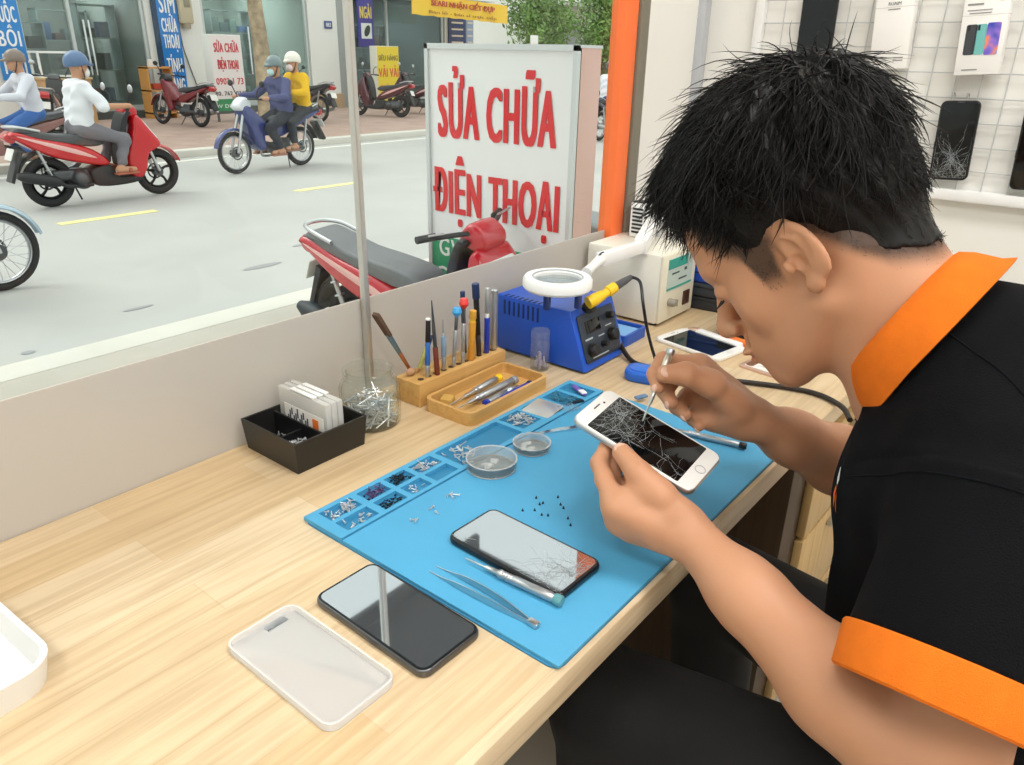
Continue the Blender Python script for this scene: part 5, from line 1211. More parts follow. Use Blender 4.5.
for nm, x0, x1, m in (('wall_far_left', xA0 - 6.0, xA0, M_shopw), ('pillar_1', xA1, xP1, M_shopw), ('pillar_2', xB1, xQ1, M_shopw), ('pillar_3', xQ1, xC0, mat('grey_pillar', '9fa3a2', .7)), ('pillar_4', xC1, xC1 + .35, mat('beige_pillar', 'cfd0c6', .7))):
    struct(nm, MB().box(((x0 + x1) / 2, FY + .15, FZ + 3.7), (x1 - x0, .5, 7.4)), m)
struct('trim_5', MB().box(((xB1 + xQ1) / 2, FY - .12, FZ + .2), (xQ1 - xB1 + .1, .1, .4)), mat('tan_plinth', 'b89c7c', .7))
# door handles
for t, xs_ in ((shopA, (FXv(89), FXv(94))), (shopB, (FXv(250), FXv(254)))):
    for x in xs_: MB().cyl((x - t.location.x, -.06, .95), (x - t.location.x, -.06, 2.1), .025, n=10).build('door_handle', M_chrome, t)
def banner(label, x0, x1, z0, z1, col, lines, tcol, size, y=FY - .172, xs=.62, bold=.012, edge=None):
    t = thing('banner', label, 'banner', ((x0 + x1) / 2, y, z0)); w = x1 - x0; h = z1 - z0
    MB().box((0, 0, h / 2), (w, .05, h), .008).build('panel', mat('banner_' + col, col, .5), t)
    if edge: MB().box((-w / 2 - .05, .02, h / 2), (.1, .09, h)).build('edge', mat('banner_edge', edge, .5), t)  # dark strip standing in for the shadow left of the banner
    for s_, z in lines: text('lettering', s_, size, (0, -.028, z - z0), TF, mat('banner_text_' + tcol, tcol, .5), t, bold=.006, fit=(w * .76, size * .80), ext=.003, spc=.12)
    return t
M_ = None
zz_ = lambda px, py: FZv(px, py)
banner('blue banner with white lettering at the left edge, by the rider in jeans', FXv(-4), FXv(25), zz_(28, 80), 4.2, '1f86d6', [('HUỘC', zz_(10, 14)), ('BỘI', zz_(14, 38)), ('MÁI', zz_(18, 61))], 'f4f4f4', .62, xs=.72)
banner('tall blue banner with white lettering left of the white pillar', FXv(160), FXv(180), zz_(180, 91), 4.4, '1c7fd2', [('SIM', zz_(164, 4)), ('CHỮA', zz_(167, 23)), ('THOẠI', zz_(171, 43)), ('TÍNH', zz_(174, 63)), ('BẢNG', zz_(177, 82))], 'f4f4f4', .50, xs=.58, edge='10385a')
banner('purple banner reading NGÀI with a picture beneath, right of the grey pillar', FXv(356), FXv(371), zz_(372, 47), 3.4, '3f3a94', [('NGÀI', zz_(362, 11))], 'f0d860', .50, xs=.52)
t = bpy.data.objects['banner.002'] if 'banner.002' in bpy.data.objects else None
MB().box((0, -.03, zz_(364, 31) - t.location.z), (.40, .02, .42)).build('picture', mat('picture_white', 'dfe6e4', .5), t)
MB().ell((.02, -.045, zz_(364, 31) - t.location.z), (.10, .01, .17), 16, 8, rot=Euler((0, .5, 0)).to_matrix()).build('shoe_print', mat('print_darkgreen', '2d3a36', .6), t)
# meter box with cable
pm = thing('meter_box', 'beige electric meter box on the white pillar across the road', 'meter box', (FXv(187), FY - .1, zz_(188, 28)))
MB().box((0, -.1, .42), (.34, .2, .66), .04).build('box', mat('meter_beige', 'c4b79c', .6), pm); MB().box((.02, -.21, .55), (.16, .02, .2), .01).build('window', mat('meter_glass', '8f8874', .3), pm); MB().cyl((0, -.1, -.02), (0, -.1, .12), .10, n=14).build('gland', mat('meter_dark', '9a8f7c', .6), pm)
tag(MB().tube(smooth_path([(FXv(180), FY - .14, 4.0), (FXv(181), FY - .14, 1.6), (FXv(185), FY - .14, .9), (FXv(191), FY - .14, .3), (FXv(195), FY - .14, FZ + .02)]), .014, 6).build('wall_cable', mat('cable_grey', '5c5a56', .6)), 'thin dark cable hanging down the white pillar across the road', 'cable')
hp = thing('house_number_plate', 'small blue house number plate on the second white pillar', 'number plate', (FXv(328), FY - .12, zz_(328, 25))); MB().box((0, 0, 0), (.28, .02, .20), .01).build('plate', mat('plate_blue', '3b4f8a', .4), hp); text('lettering', '883', .15, (0, -.012, 0), TF, mat('banner_text_f4f4f4', 'f4f4f4', .5), hp, xs=.8, ext=.003)
# things inside and before the shops
def shelf(label, x, y, w, h, levels, cols, m, d=.45, group=None, boxes=True, bcol=None, bg=None, sd=0):
    rn = random.Random(sd); t = thing('display_shelf', label, 'shelf', (x, y, FZ + .183), group=group)
    for sx in (-1, 1): MB().box((sx * (w / 2 - .02), 0, h / 2), (.04, d, h)).build('side_post', m, t)
    for k in range(levels): MB().box((0, 0, .12 + k * (h - .15) / max(1, levels - 1)), (w, d, .03)).build('shelf_board', m, t)
    if boxes:
        for k in range(levels - 1):
            xx = -w / 2 + .08
            while xx < w / 2 - .24:
                bw = min(rn.uniform(.14, .32), w / 2 - .06 - xx); bh = rn.uniform(.15, min(.42, (h - .15) / max(1, levels - 1) - .08)); c_ = rn.choice(bcol)
                o = MB().box((0, 0, bh / 2), (bw, d * .6, bh), .01).build('carton', mat('carton_' + c_, c_, .6)); o.location = (x + xx + bw / 2, y - .04, FZ + .183 + .137 + k * (h - .15) / max(1, levels - 1)); tag(o, bg[0], 'box', bg[1]); xx += bw + rn.uniform(.03, .12)
    return t
M_stl = mat('shelf_steel', '8fa0a0', .4, .5)
gA = ('carton standing on the metal shelves behind the left glass shop front', 'goods in the shop between the blue banners'); gB = ('carton or bag on the shelves deep in the greenish shop', 'goods in the greenish shop'); gC = ('dark goods on the racks inside the dark shop', 'goods in the dark shop')
shelf('left metal shelf full of dark bags inside the shop between blue banners', 7.98, FY + 2.2, 1.1, 1.9, 4, 5, M_stl, boxes=True, bcol=['23282c', '2e3a48', '3a3f42', '1c2024'], bg=gA, sd=1)
shelf('middle metal shelf inside the shop between the blue banners', 9.20, FY + 2.7, 1.2, 2.2, 4, 5, M_stl, boxes=True, bcol=['2c3440', '34507a', '4a3038', '23282c', '5a6468'], bg=gA, sd=2)
shelf('right metal shelf with navy goods inside the shop between blue banners', 9.35, FY + 1.2, .9, 2.3, 4, 5, M_stl, boxes=True, bcol=['26406e', '2c3440', '8a3a34', '20262c'], bg=gA, sd=3)
shelf('left shelf with red goods in the greenish shop', 12.25, FY + 2.4, 1.0, 2.4, 4, 5, M_stl, boxes=True, bcol=['b8503c', 'a8463a', '5f7f74', '8aa39a'], bg=gB, sd=4)
shelf('right shelf with blue and green goods in the greenish shop', 13.70, FY + 2.4, 1.3, 2.4, 5, 5, M_stl, boxes=True, bcol=['4a6a9a', '6f8a84', '3f5a60', 'a8a860', '5a6f6a'], bg=gB, sd=5)
shelf('wide rack of dark goods in the dark shop', 18.4, FY + 2.0, 1.9, 2.2, 4, 5, M_stl, boxes=True, bcol=['1c2428', '27404a', '3a4a50', '5a5048'], bg=gC, sd=6)
ws = shelf('small orange wood shelf with a red tray, against the left shop glass', FXv(142), FY - .55, .62, 1.15, 3, 1, mat('orange_wood', 'cf9450', .6), d=.4, boxes=False); ws.location.z = FZ
q = MB().box((0, 0, .06), (.24, .2, .12), .01).build('red_box', mat('red_box', 'c8503a', .6)); q.location = (FXv(143), FY - .45, FZ + .65); tag(q, 'small red box on the middle board of the orange wood shelf', 'box')
q = MB().lathe([(.0001, 0), (.06, 0), (.07, .05), (.05, .16), (.0001, .17)], 14).build('white_pot', mat('pot_white', 'e4e0dc', .5)); q.location = (FXv(140), FY - .45, FZ + 1.135); tag(q, 'white pot on top of the orange wood shelf', 'pot')
cr = thing('wooden_crate', 'light wooden counter crate behind the rider in jeans', 'crate', (FXv(44), FY - .7, FZ)); MB().box((0, 0, .45), (1.0, .5, .9), .01).build('body', mat('crate_wood', 'c8a070', .7), cr); MB().box((0, 0, .92), (1.06, .56, .04)).build('top', mat('crate_top', 'd6b484', .6), cr)
ct = thing('glass_cabinet', 'small white framed glass cabinet on the wooden crate', 'cabinet', (FXv(42), FY - .7, FZ + .94)); mb = MB()
for sx in (-1, 1):
    for sy in (-1, 1): mb.box((sx * .42, sy * .2, .24), (.04, .04, .48))
mb.box((0, 0, .49), (.9, .46, .04)).box((0, 0, .02), (.9, .46, .04)); mb.build('frame', M_white, ct); MB().box((0, 0, .25), (.82, .38, .42)).build('panes', M_sglass, ct)
# standing signs on the far pavement
def stand_sign(label, loc, w, h, z0, face, lines, green=None, side='e6e6e2', rz=0.0, depth=.30):
    t = thing('standing_sign', label, 'sign', loc, rz)
    MB().box((0, 0, z0 + h / 2), (w, depth, h), .01).build('panel', mat('sign_side_' + side, side, .5), t)
    MB().box((0, -depth / 2 - .004, z0 + h / 2), (w - .03, .012, h - .03)).build('face', mat('sign_face_' + face, face, .5), t)
    for s_, sz, z, c, x_ in lines: text('lettering', s_, sz, (0, -depth / 2 - .012, z), TF, mat('sign_text_' + c, c, .5), t, bold=sz * .022, spc=.1, fit=(w * x_ * 1.45, None), ext=.003)
    if green: g_ = MB().box((0, -depth / 2 - .008, z0 + green / 2), (w - .03, .012, green)).build('green_band', mat('sign_green', '2f8f5a', .5), t)
    for sx in (-1, 1): MB().box((sx * (w / 2 - .1), 0, z0 / 2), (.04, .04, z0)).build('leg', M_dksteel, t)
    return t
a = G(231, 121, FZ)
stand_sign('white standing sign with red lettering and green foot, left of the tree trunk', (a[0], a[1], FZ), .80, 1.62, .24, 'efe6e6', [('SỬA CHỮA', .27, 1.62, 'd2343c', .54), ('ĐIỆN THOẠI', .27, 1.24, 'd2343c', .46), ('0902.1 73', .20, .88, 'd2343c', .6), ('80. 762. 0340', .13, .62, '4a4a4a', .7), ('DV DI ĐỘNG', .11, .35, 'e8f0e8', .8)], green=.26)
a = G(376, 107, FZ)
stand_sign('yellow standing sign with red lettering beside the maroon scooter', (a[0] * .985, 18.1, FZ), .86, 1.62, .1, 'e6cc2e', [('SIÊU HÀNG', .20, 1.42, '7a6a2a', .6), ('VẢI VẢI', .34, 1.05, 'd8542c', .62), ('GIÁ RẺ', .24, .62, 'd8842c', .6)], side='e9e6d8')
# yellow canopy banner, blue posters
yb = thing('banner', 'yellow banner hanging in front of the dark shop, above the big sign', 'banner', (0, 0, 0)); y0 = 17.2
def YP(px, py, Y): r = W(px, py, 1.0) - CAM; return V(CAM + r * ((Y - CAM[1]) / r[1]))
p0, p1, p2, p3 = YP(412, 14, y0), YP(508, 24, y0), YP(508, 6, y0), YP(412, -8, y0)
rows = [[p0 + (p1 - p0) * i / 20 + V((0, .03 * sin(i * 1.3), .012 * sin(i * 2.1))) for i in range(21)], [p3 + (p2 - p3) * i / 20 + V((0, .03 * sin(i * 1.3 + .5), 0)) for i in range(21)]]
mb = MB(); mb.grid(rows); mb.grid([[p + V((0, .02, 0)) for p in r_] for r_ in rows]); mb.build('cloth', mat('banner_yellow', 'f0c63a', .6), yb)
ang = math.atan2((p1 - p0).z, (p1 - p0).x)
c_ = (p0 + p1 + p2 + p3) / 4; text('lettering', 'SEARI NHẬN CIẾT ĐỰP', .30, c_ + V((0, -.05, .10)), (RAD(90), -ang, 0), mat('banner_red', 'b8472e', .6), yb, bold=.01, fit=((p1 - p0).length * .66, .26), ext=.004); text('lettering', 'Bán lẻ - bán sỉ trực tiếp', .16, c_ + V((0, -.05, -.16)), (RAD(90), -ang, 0), mat('banner_brown', '9a6a2c', .6), yb, fit=((p1 - p0).length * .7, .13), ext=.004)
struct('canopy', MB().box((c_.x, y0 + 1.05, p2.z + .12), (3.1, 2.1, .10)), mat('canopy_white', 'dfe3e4', .6))
for lab, px0, px1, py0, py1, c1 in (('navy poster at the right end of the dark shop', 446, 462, 20, 47, '24305e'), ('pale blue poster panel beside the navy poster', 463, 470, 22, 47, '8a9cb8')):
    a_, b_ = FXv(px0), FXv(px1); t = thing('poster', lab, 'poster', ((a_ + b_) / 2, FY - .135, zz_(px0, py1))); MB().box((0, 0, .45), (b_ - a_, .05, .9)).build('board', mat('poster_' + c1, c1, .5), t)
    mb = MB()
    for j in range(4): mb.box((0, -.03, .15 + .2 * j), ((b_ - a_) * .7, .01, .05))
    mb.build('print', mat('poster_print', 'd8c8b0', .6), t)
# right part: white house with shutter, grey pillar, green door
wh = thing('house', 'white house with grey roller shutter behind the trees', 'house', (30.5, 21.5, FZ))
MB().box((0, 1.5, 3.5), (6.0, 3, 7.0)).build('walls', M_shopw, wh); MB().box((-.3, -.03, 1.5), (2.4, .08, 3.0)).build('roller_shutter', mat('shutter_grey', 'a9b0b0', .5, bump=.4, bscale=20), wh); MB().box((0, -.6, 3.55), (6.4, 1.3, .16)).build('canopy_slab', M_shopw, wh); MB().box((1.8, -.06, 2.4), (.9, .1, .6)).build('window', mat('dark_window', '5a6a74', .2), wh)
gh = thing('house', 'grey house with projecting flat roof at the right of the street', 'house', (37.0, 20.8, FZ)); MB().box((0, 2, 3.5), (5.6, 4, 7.0)).build('walls', mat('house_grey', 'a3a8ac', .7), gh); MB().box((0, -.4, 4.2), (6, 1.2, .2)).build('roof_slab', M_shopw, gh); MB().box((0, -.03, 1.6), (3.2, .08, 3.0)).build('glass_door', mat('green_glass_door', '7d958c', .2), gh)
struct('wall_far_right', MB().box((52, 25.4, 3), (22, .4, 7)), mat('house_green', '8ea59a', .7))
mb_ = thing('mail_sign', 'white small sign board above the big sign, in front of the greenery', 'sign', tuple(YP(534, 48, 18)), 0); MB().box((0, 0, .2), (.42, .06, .42), .02).build('board', M_white, mb_); MB().box((0, 0, -.9), (.06, .06, 1.8)).build('post', M_dksteel, mb_)

# ---- trees
def tree(label, x, y, h, crown, ntuft, tr=.16, seed=0, bare=False, trunkm=None):
    rn = random.Random(seed); t = thing('tree', label, 'tree', (x, y, FZ))
    pts = [(0, 0, 0), (.04, .02, h * .3), (-.05, .0, h * .6), (.03, .04, h)]; MB().tube(smooth_path(pts, 6), [tr * (1 - .02 * i) for i in range(19)], 14).build('trunk', trunkm or mat('bark', '7a6a58', .9, var=.3, vscale=8), t)
    g = np.random.default_rng(seed); cs = g.normal(0, 1, (ntuft, 3)); cs /= np.linalg.norm(cs, axis=1)[:, None]; cs = cs * (g.random((ntuft, 1)) ** .4) * np.array(crown[3:6]) + np.array(crown[0:3])
    n = ntuft * 40; c = np.repeat(cs, 40, 0) + g.normal(0, .20, (n, 3)); d = g.normal(0, 1, (n, 3)); d /= np.linalg.norm(d, axis=1)[:, None]; e = np.cross(d, g.normal(0, 1, (n, 3))); e /= np.linalg.norm(e, axis=1)[:, None]
    L_ = g.uniform(.06, .13, (n, 1)); q = np.stack([c - d * L_, c + e * L_ * .4, c + d * L_, c - e * L_ * .4], 1).reshape(-1, 3)
    np_obj('crown', q, np.arange(n * 4).reshape(-1, 4), [mat('leaf_green', '7fa05a', .6, var=.3, vscale=1.5)], t)
    return t
mott = mat('mottled_bark', 'a8987e', .9, var=.45, vscale=5)
a = G(268, 126, FZ); tree('mottled pale tree trunk in front of the greenish shop', a[0], a[1], 5.2, (0, 0, 6.2, 2.2, 2.0, 1.2), 60, .19, 3, trunkm=mott)
tree('leafy green tree behind the yellow banner, left of the white house', 25.2, 19.0, 3.0, (0, 0, 3.1, 1.5, 1.2, 1.9), 130, .14, 5)
tree('fuller green tree behind the top edge of the big sign', 29.0, 18.6, 2.8, (0, 0, 2.9, 1.2, 1.1, 1.9), 130, .12, 6)
tree('low yellow-green shrub near the grey house', 31.6, 19.2, .6, (0, 0, .9, .6, .5, .5), 24, .05, 8)

# ---- the big light-box sign standing on the near pavement
SX, SY0, SY1, STZ = 2.87, 1.954, 2.854, 1.287
bs = thing('sign_board', 'big white light-box sign reading SỬA CHỮA ĐIỆN THOẠI outside the window', 'sign', (SX, (SY0 + SY1) / 2, NZ)); sh = STZ - NZ; sw = SY1 - SY0
MB().box((.0825, 0, sh / 2 + .03), (.165, sw, sh - .06), .004).build('case', mat('sign_case_pink', 'dcb3a8', .5), bs)
M_fr = mat('sign_frame', 'd5d9da', .35, .3)
MB().box((-.006, sw / 2 - .011, sh / 2), (.03, .022, sh)).box((-.006, -sw / 2 + .011, sh / 2), (.03, .022, sh)).box((-.006, 0, sh - .011), (.03, sw, .022)).box((-.006, 0, .011), (.03, sw, .022)).box((.0825, 0, sh - .004), (.17, sw + .004, .012)).build('frame', M_fr, bs)
MB().box((-.004, 0, sh / 2), (.008, sw - .04, sh - .04)).build('face', mat('sign_face', 'f2f2f4', .4), bs)
def XZ(px, py): r = W(px, py, 1.0) - CAM; p = CAM + r * ((SX - CAM[0]) / r[0]); return p
zg = XZ(445, 236)[2] - NZ; MB().box((-.0085, 0, zg / 2 + .01), (.003, sw - .044, zg - .02)).build('green_band', mat('sign_green2', '2a9a68', .5), bs)
M_red = mat('sign_red', 'e02a30', .45)
def sgn(body, px0, px1, pyc, hgt, m, bold=.0085):
    a_, b_ = XZ(px0, pyc), XZ(px1, pyc); cy = (a_[1] + b_[1]) / 2 - bs.location.y; wid = abs(a_[1] - b_[1])
    return text('lettering', body, hgt / .72, (-.0105, cy, XZ((px0 + px1) / 2, pyc)[2] - NZ), TR, m, bs, bold=bold, fit=(wid, hgt), ext=.001, spc=.13)
sgn('SỬA CHỮA', 439, 559, 106, .325, M_red); sgn('ĐIỆN THOẠI', 435, 561, 198, .345, M_red)
sgn('GVÁI HÀNG', 441, 540, 254, .115, M_white, .0025); sgn('GHI MUA', 438, 520, 283, .095, M_white, .0025)
# ================================================================== motorbikes and riders (local frame: x forward, z up, origin under the rear axle)
M_tyre = mat('tyre_rubber', '2a2a2b', .8, bump=.4, bscale=120); M_rimb = mat('rim_black', '1c1c1e', .4, .5); M_rims = mat('rim_silver', 'c2c4c6', .3, .9)
M_eng = mat('engine_grey', '5a5c5f', .45, .6); M_bplas = mat('bike_black_plastic', '26272a', .5); M_seat = mat('bike_seat_vinyl', '4a4c50', .6); M_lens = mat('lamp_lens', 'e9ecee', .1, coat=.5); M_tail = mat('tail_lens', 'b81c22', .15, coat=.6)
M_plate = mat('plate_white', 'e6e6e2', .5); M_amber = mat('amber_lens', 'e8963a', .2)
XZM = M4(((1, 0, 0, 0), (0, 0, -1, 0), (0, 1, 0, 0), (0, 0, 0, 1)))           # polygon (x, z) extruded along -y
def smp(poly, n=3):
    k = len(poly); o = []
    for i in range(k):
        p0, p1, p2, p3 = (V(poly[(i + j - 1) % k]).to_2d() for j in range(4))
        for q in range(n):
            t = q / n; o.append(tuple(.5 * ((2 * p1) + (p2 - p0) * t + (2 * p0 - 5 * p1 + 4 * p2 - p3) * t * t + (3 * p1 - p0 - 3 * p2 + p3) * t ** 3)))
    return o
def puff(poly, hw, bev, y=0.0, n=3): return MB().prism(smp(poly, n), -hw - y, hw - y, bev, T=XZM)
def wheel(nm, par, x, R, r, alloy, rimm, z=None, steer=0):
    t = bpy.data.objects.new(nm, None); COL.objects.link(t); t.parent = par; t.location = (x, 0, R if z is None else z); t.rotation_euler = (0, 0, steer)
    MB().torus((0, 0, 0), R - r, r, (0, 1, 0), 40, 10, rx=r * .9).build('tyre', M_tyre, t)
    mb = MB(); mb.torus((0, 0, 0), R - 2 * r - .004, .014, (0, 1, 0), 40, 8, rx=.028); mb.build('rim', rimm, t)
    mb = MB(); mb.cyl((0, -.05, 0), (0, .05, 0), .055 if alloy else .06, n=18); mb.cyl((0, -.09, 0), (0, .09, 0), .018, n=10); mb.torus((0, .055, 0), .085, .010, (0, 1, 0), 28, 6, rx=.003); mb.build('hub', M_eng, t)
    mb = MB()
    if alloy:
        for k in range(5): a = 2 * pi * k / 5 + .3; mb.tube([(.045 * cos(a), 0, .045 * sin(a)), ((R - 2 * r) * .6 * cos(a + .12), 0, (R - 2 * r) * .6 * sin(a + .12)), ((R - 2 * r) * cos(a), 0, (R - 2 * r) * sin(a))], [.022, .015, .020], 8)
    else:
        for k in range(28): a = 2 * pi * k / 28; s = (-1) ** k; b = a + s * .5; mb.cyl((.055 * cos(b), .04 * s, .055 * sin(b)), ((R - 2 * r) * cos(a), 0, (R - 2 * r) * sin(a)), .0026, n=5, cap=False)
    mb.build('spokes', rimm, t); return t
def arcband(cx, cz, R, a0, a1, hw, th=.012, n=14):
    mb = MB(); rows = []
    for i in range(n + 1):
        a = RAD(a0 + (a1 - a0) * i / n); c, s = cos(a), sin(a); w = hw * (.75 + .25 * sin(pi * i / n))
        rows.append([(cx + R * c, -w, cz + R * s), (cx + (R + .02) * c, -w * .6, cz + (R + .02) * s), (cx + (R + .026) * c, 0, cz + (R + .026) * s), (cx + (R + .02) * c, w * .6, cz + (R + .02) * s), (cx + R * c, w, cz + R * s), (cx + (R - .008) * c, w * .9, cz + (R - .008) * s), (cx + (R + .012) * c, 0, cz + (R + .012) * s), (cx + (R - .008) * c, -w * .9, cz + (R - .008) * s)])
    mb.grid(rows, closed_v=True); mb.add(rows[0], [tuple(range(8))]); mb.add(rows[-1], [tuple(range(8))]); return mb
def scooter(label, loc, rotz, body, accent, seatm=None, lean=0.0, mirrors=True, group=None, gloss=.2, steer=0.0):
    t = thing('motor_scooter', label, 'scooter', loc, rot=(lean, 0, rotz), group=group)
    Mb = mat('paint_' + body, body, gloss, coat=.6); Ma = mat('trim_' + accent, accent, .35)
    wheel('rear_wheel', t, 0, .275, .048, True, M_rimb); wheel('front_wheel', t, 1.26, .275, .045, True, M_rimb, steer=steer)
    bp = puff([(-.34, .80), (-.26, .84), (-.05, .76), (.25, .69), (.50, .60), (.66, .46), (.60, .41), (.35, .46), (.10, .53), (-.12, .64), (-.28, .75)], .135, .06).build('side_panel', Mb, t)
    MB().prism(smp([(-.28, .795), (-.05, .73), (.3, .62), (.5, .52), (.47, .515), (.2, .60), (-.1, .715)]), -.1385, .1385, .002, T=XZM).build('side_stripe', mat('stripe_pale', 'e8b4b0', .3, coat=.4), bp)
    puff([(-.30, .825), (-.23, .865), (-.06, .835), (.12, .79), (.35, .77), (.58, .735), (.64, .66), (.50, .63), (.2, .68), (-.1, .755), (-.26, .805)], .12, .045).build('seat', seatm or M_seat, t)
    mb = MB()
    for s in (-1, 1): mb.tube(smooth_path([(-.03, s * .125, .83), (-.20, s * .12, .872), (-.31, s * .07, .882), (-.34, 0, .882)], 4), .013, 8)
    mb.build('grab_rail', M_rims, t)
    puff([(.44, .38), (.60, .42), (.68, .40), (.74, .29), (.96, .28), (1.04, .34), (1.02, .22), (.80, .18), (.50, .19), (.42, .28)], .14, .04).build('floorboard', M_bplas, t)
    ls = puff([(.88, .28), (.86, .48), (.92, .64), (.98, .80), (1.00, .92), (1.07, .95), (1.19, .79), (1.30, .63), (1.25, .56), (1.14, .50), (1.09, .34), (1.0, .23)], .15, .07).build('leg_shield', Mb, t)
    puff([(1.12, .90), (1.22, .77), (1.29, .67), (1.20, .70), (1.10, .84)], .10, .02).build('headlight', M_lens, ls); puff([(.83, .40), (.85, .56), (.90, .74), (.95, .92), (1.0, .98), (.93, .99), (.86, .86), (.81, .66), (.79, .42)], .135, .03).build('inner_shield', M_bplas, ls)
    arcband(1.26, .275, .305, 20, 150, .075).build('front_fender', Mb, t)
    mb = MB(); mb.tube([(1.26, -.07, .275), (1.17, -.07, .55), (1.06, -.05, .85)], .020, 8).tube([(1.26, .07, .275), (1.17, .07, .55), (1.06, .05, .85)], .020, 8); mb.build('fork', M_rims, t)
    hb = MB().tube(smooth_path([(.86, -.34, 1.03), (.95, -.18, 1.03), (1.0, 0, 1.02), (.95, .18, 1.03), (.86, .34, 1.03)], 4), .014, 8).build('handlebar', M_bplas, t)
    puff([(.92, .98), (.94, 1.04), (1.0, 1.075), (1.08, 1.02), (1.08, .95), (1.0, .93)], .10, .04).build('handlebar_cowl', Mb, t)
    for s in (-1, 1):
        MB().tube([(.855, s * .34, 1.03), (.89, s * .24, 1.03)], .019, 10).build('grip', M_bplas, hb); MB().tube([(.93, s * .22, 1.045), (.93, s * .33, 1.06)], .006, 6).build('brake_lever', M_rims, hb)
        if mirrors:
            mi = MB().tube(smooth_path([(.93, s * .20, 1.05), (.95, s * .24, 1.16), (.93, s * .30, 1.22)], 3), .009, 6).build('mirror_stalk', M_bplas, t); MB().ell((.93, s * .33, 1.25), (.016, .052, .046), 14, 8).build('mirror', M_rims, mi)
    puff([(-.37, .79), (-.31, .83), (-.25, .77), (-.30, .71), (-.36, .74)], .085, .03).build('tail_light', M_tail, t)
    arcband(0, .275, .33, 75, 165, .09).build('rear_fender', M_bplas, t); MB().prism([(-.26, .64), (-.22, .62), (-.37, .30), (-.40, .32)], -.075, .075, .005, T=XZM).build('mud_flap', M_bplas, t)
    MB().box((-.335, 0, .60), (.012, .17, .13), .004, rot=Euler((0, RAD(25), 0)).to_matrix()).build('number_plate', M_plate, t)
    q = SDF(); q.cap((.30, -.13, .30), (.30, .12, .30), .085, .085, .02); q.rbox((.22, .0, .34), (.20, .09, .06), .03, .02); q.cap((.05, .05, .28), (.40, .05, .26), .06, .075, .03); q.ell((.36, .0, .27), (.12, .13, .11), .03)
    v_, f_ = q.mesh((-.2, -.25, .1), (.6, .25, .48), .018); np_obj('engine', v_, f_, M_eng, t)
    MB().tube(smooth_path([(.42, -.12, .22), (.15, -.15, .23), (.05, -.155, .28)], 4), .022, 8).tube([(.06, -.155, .28), (.0, -.16, .30), (-.28, -.16, .37), (-.36, -.16, .39)], [.045, .062, .060, .03], 14).build('exhaust', M_bplas, t)
    MB().tube([(.02, -.1, .30), (-.10, -.1, .68)], .016, 8).torus((-.02, -.1, .42), .026, .007, (-.3, 0, 1), 14, 6).torus((-.045, -.1, .5), .026, .007, (-.3, 0, 1), 14, 6).torus((-.07, -.1, .58), .026, .007, (-.3, 0, 1), 14, 6).build('shock_absorber', M_rims, t)
    MB().tube([(.30, .10, .20), (.38, .16, .02)], .010, 6).build('side_stand', M_bplas, t)
    return t
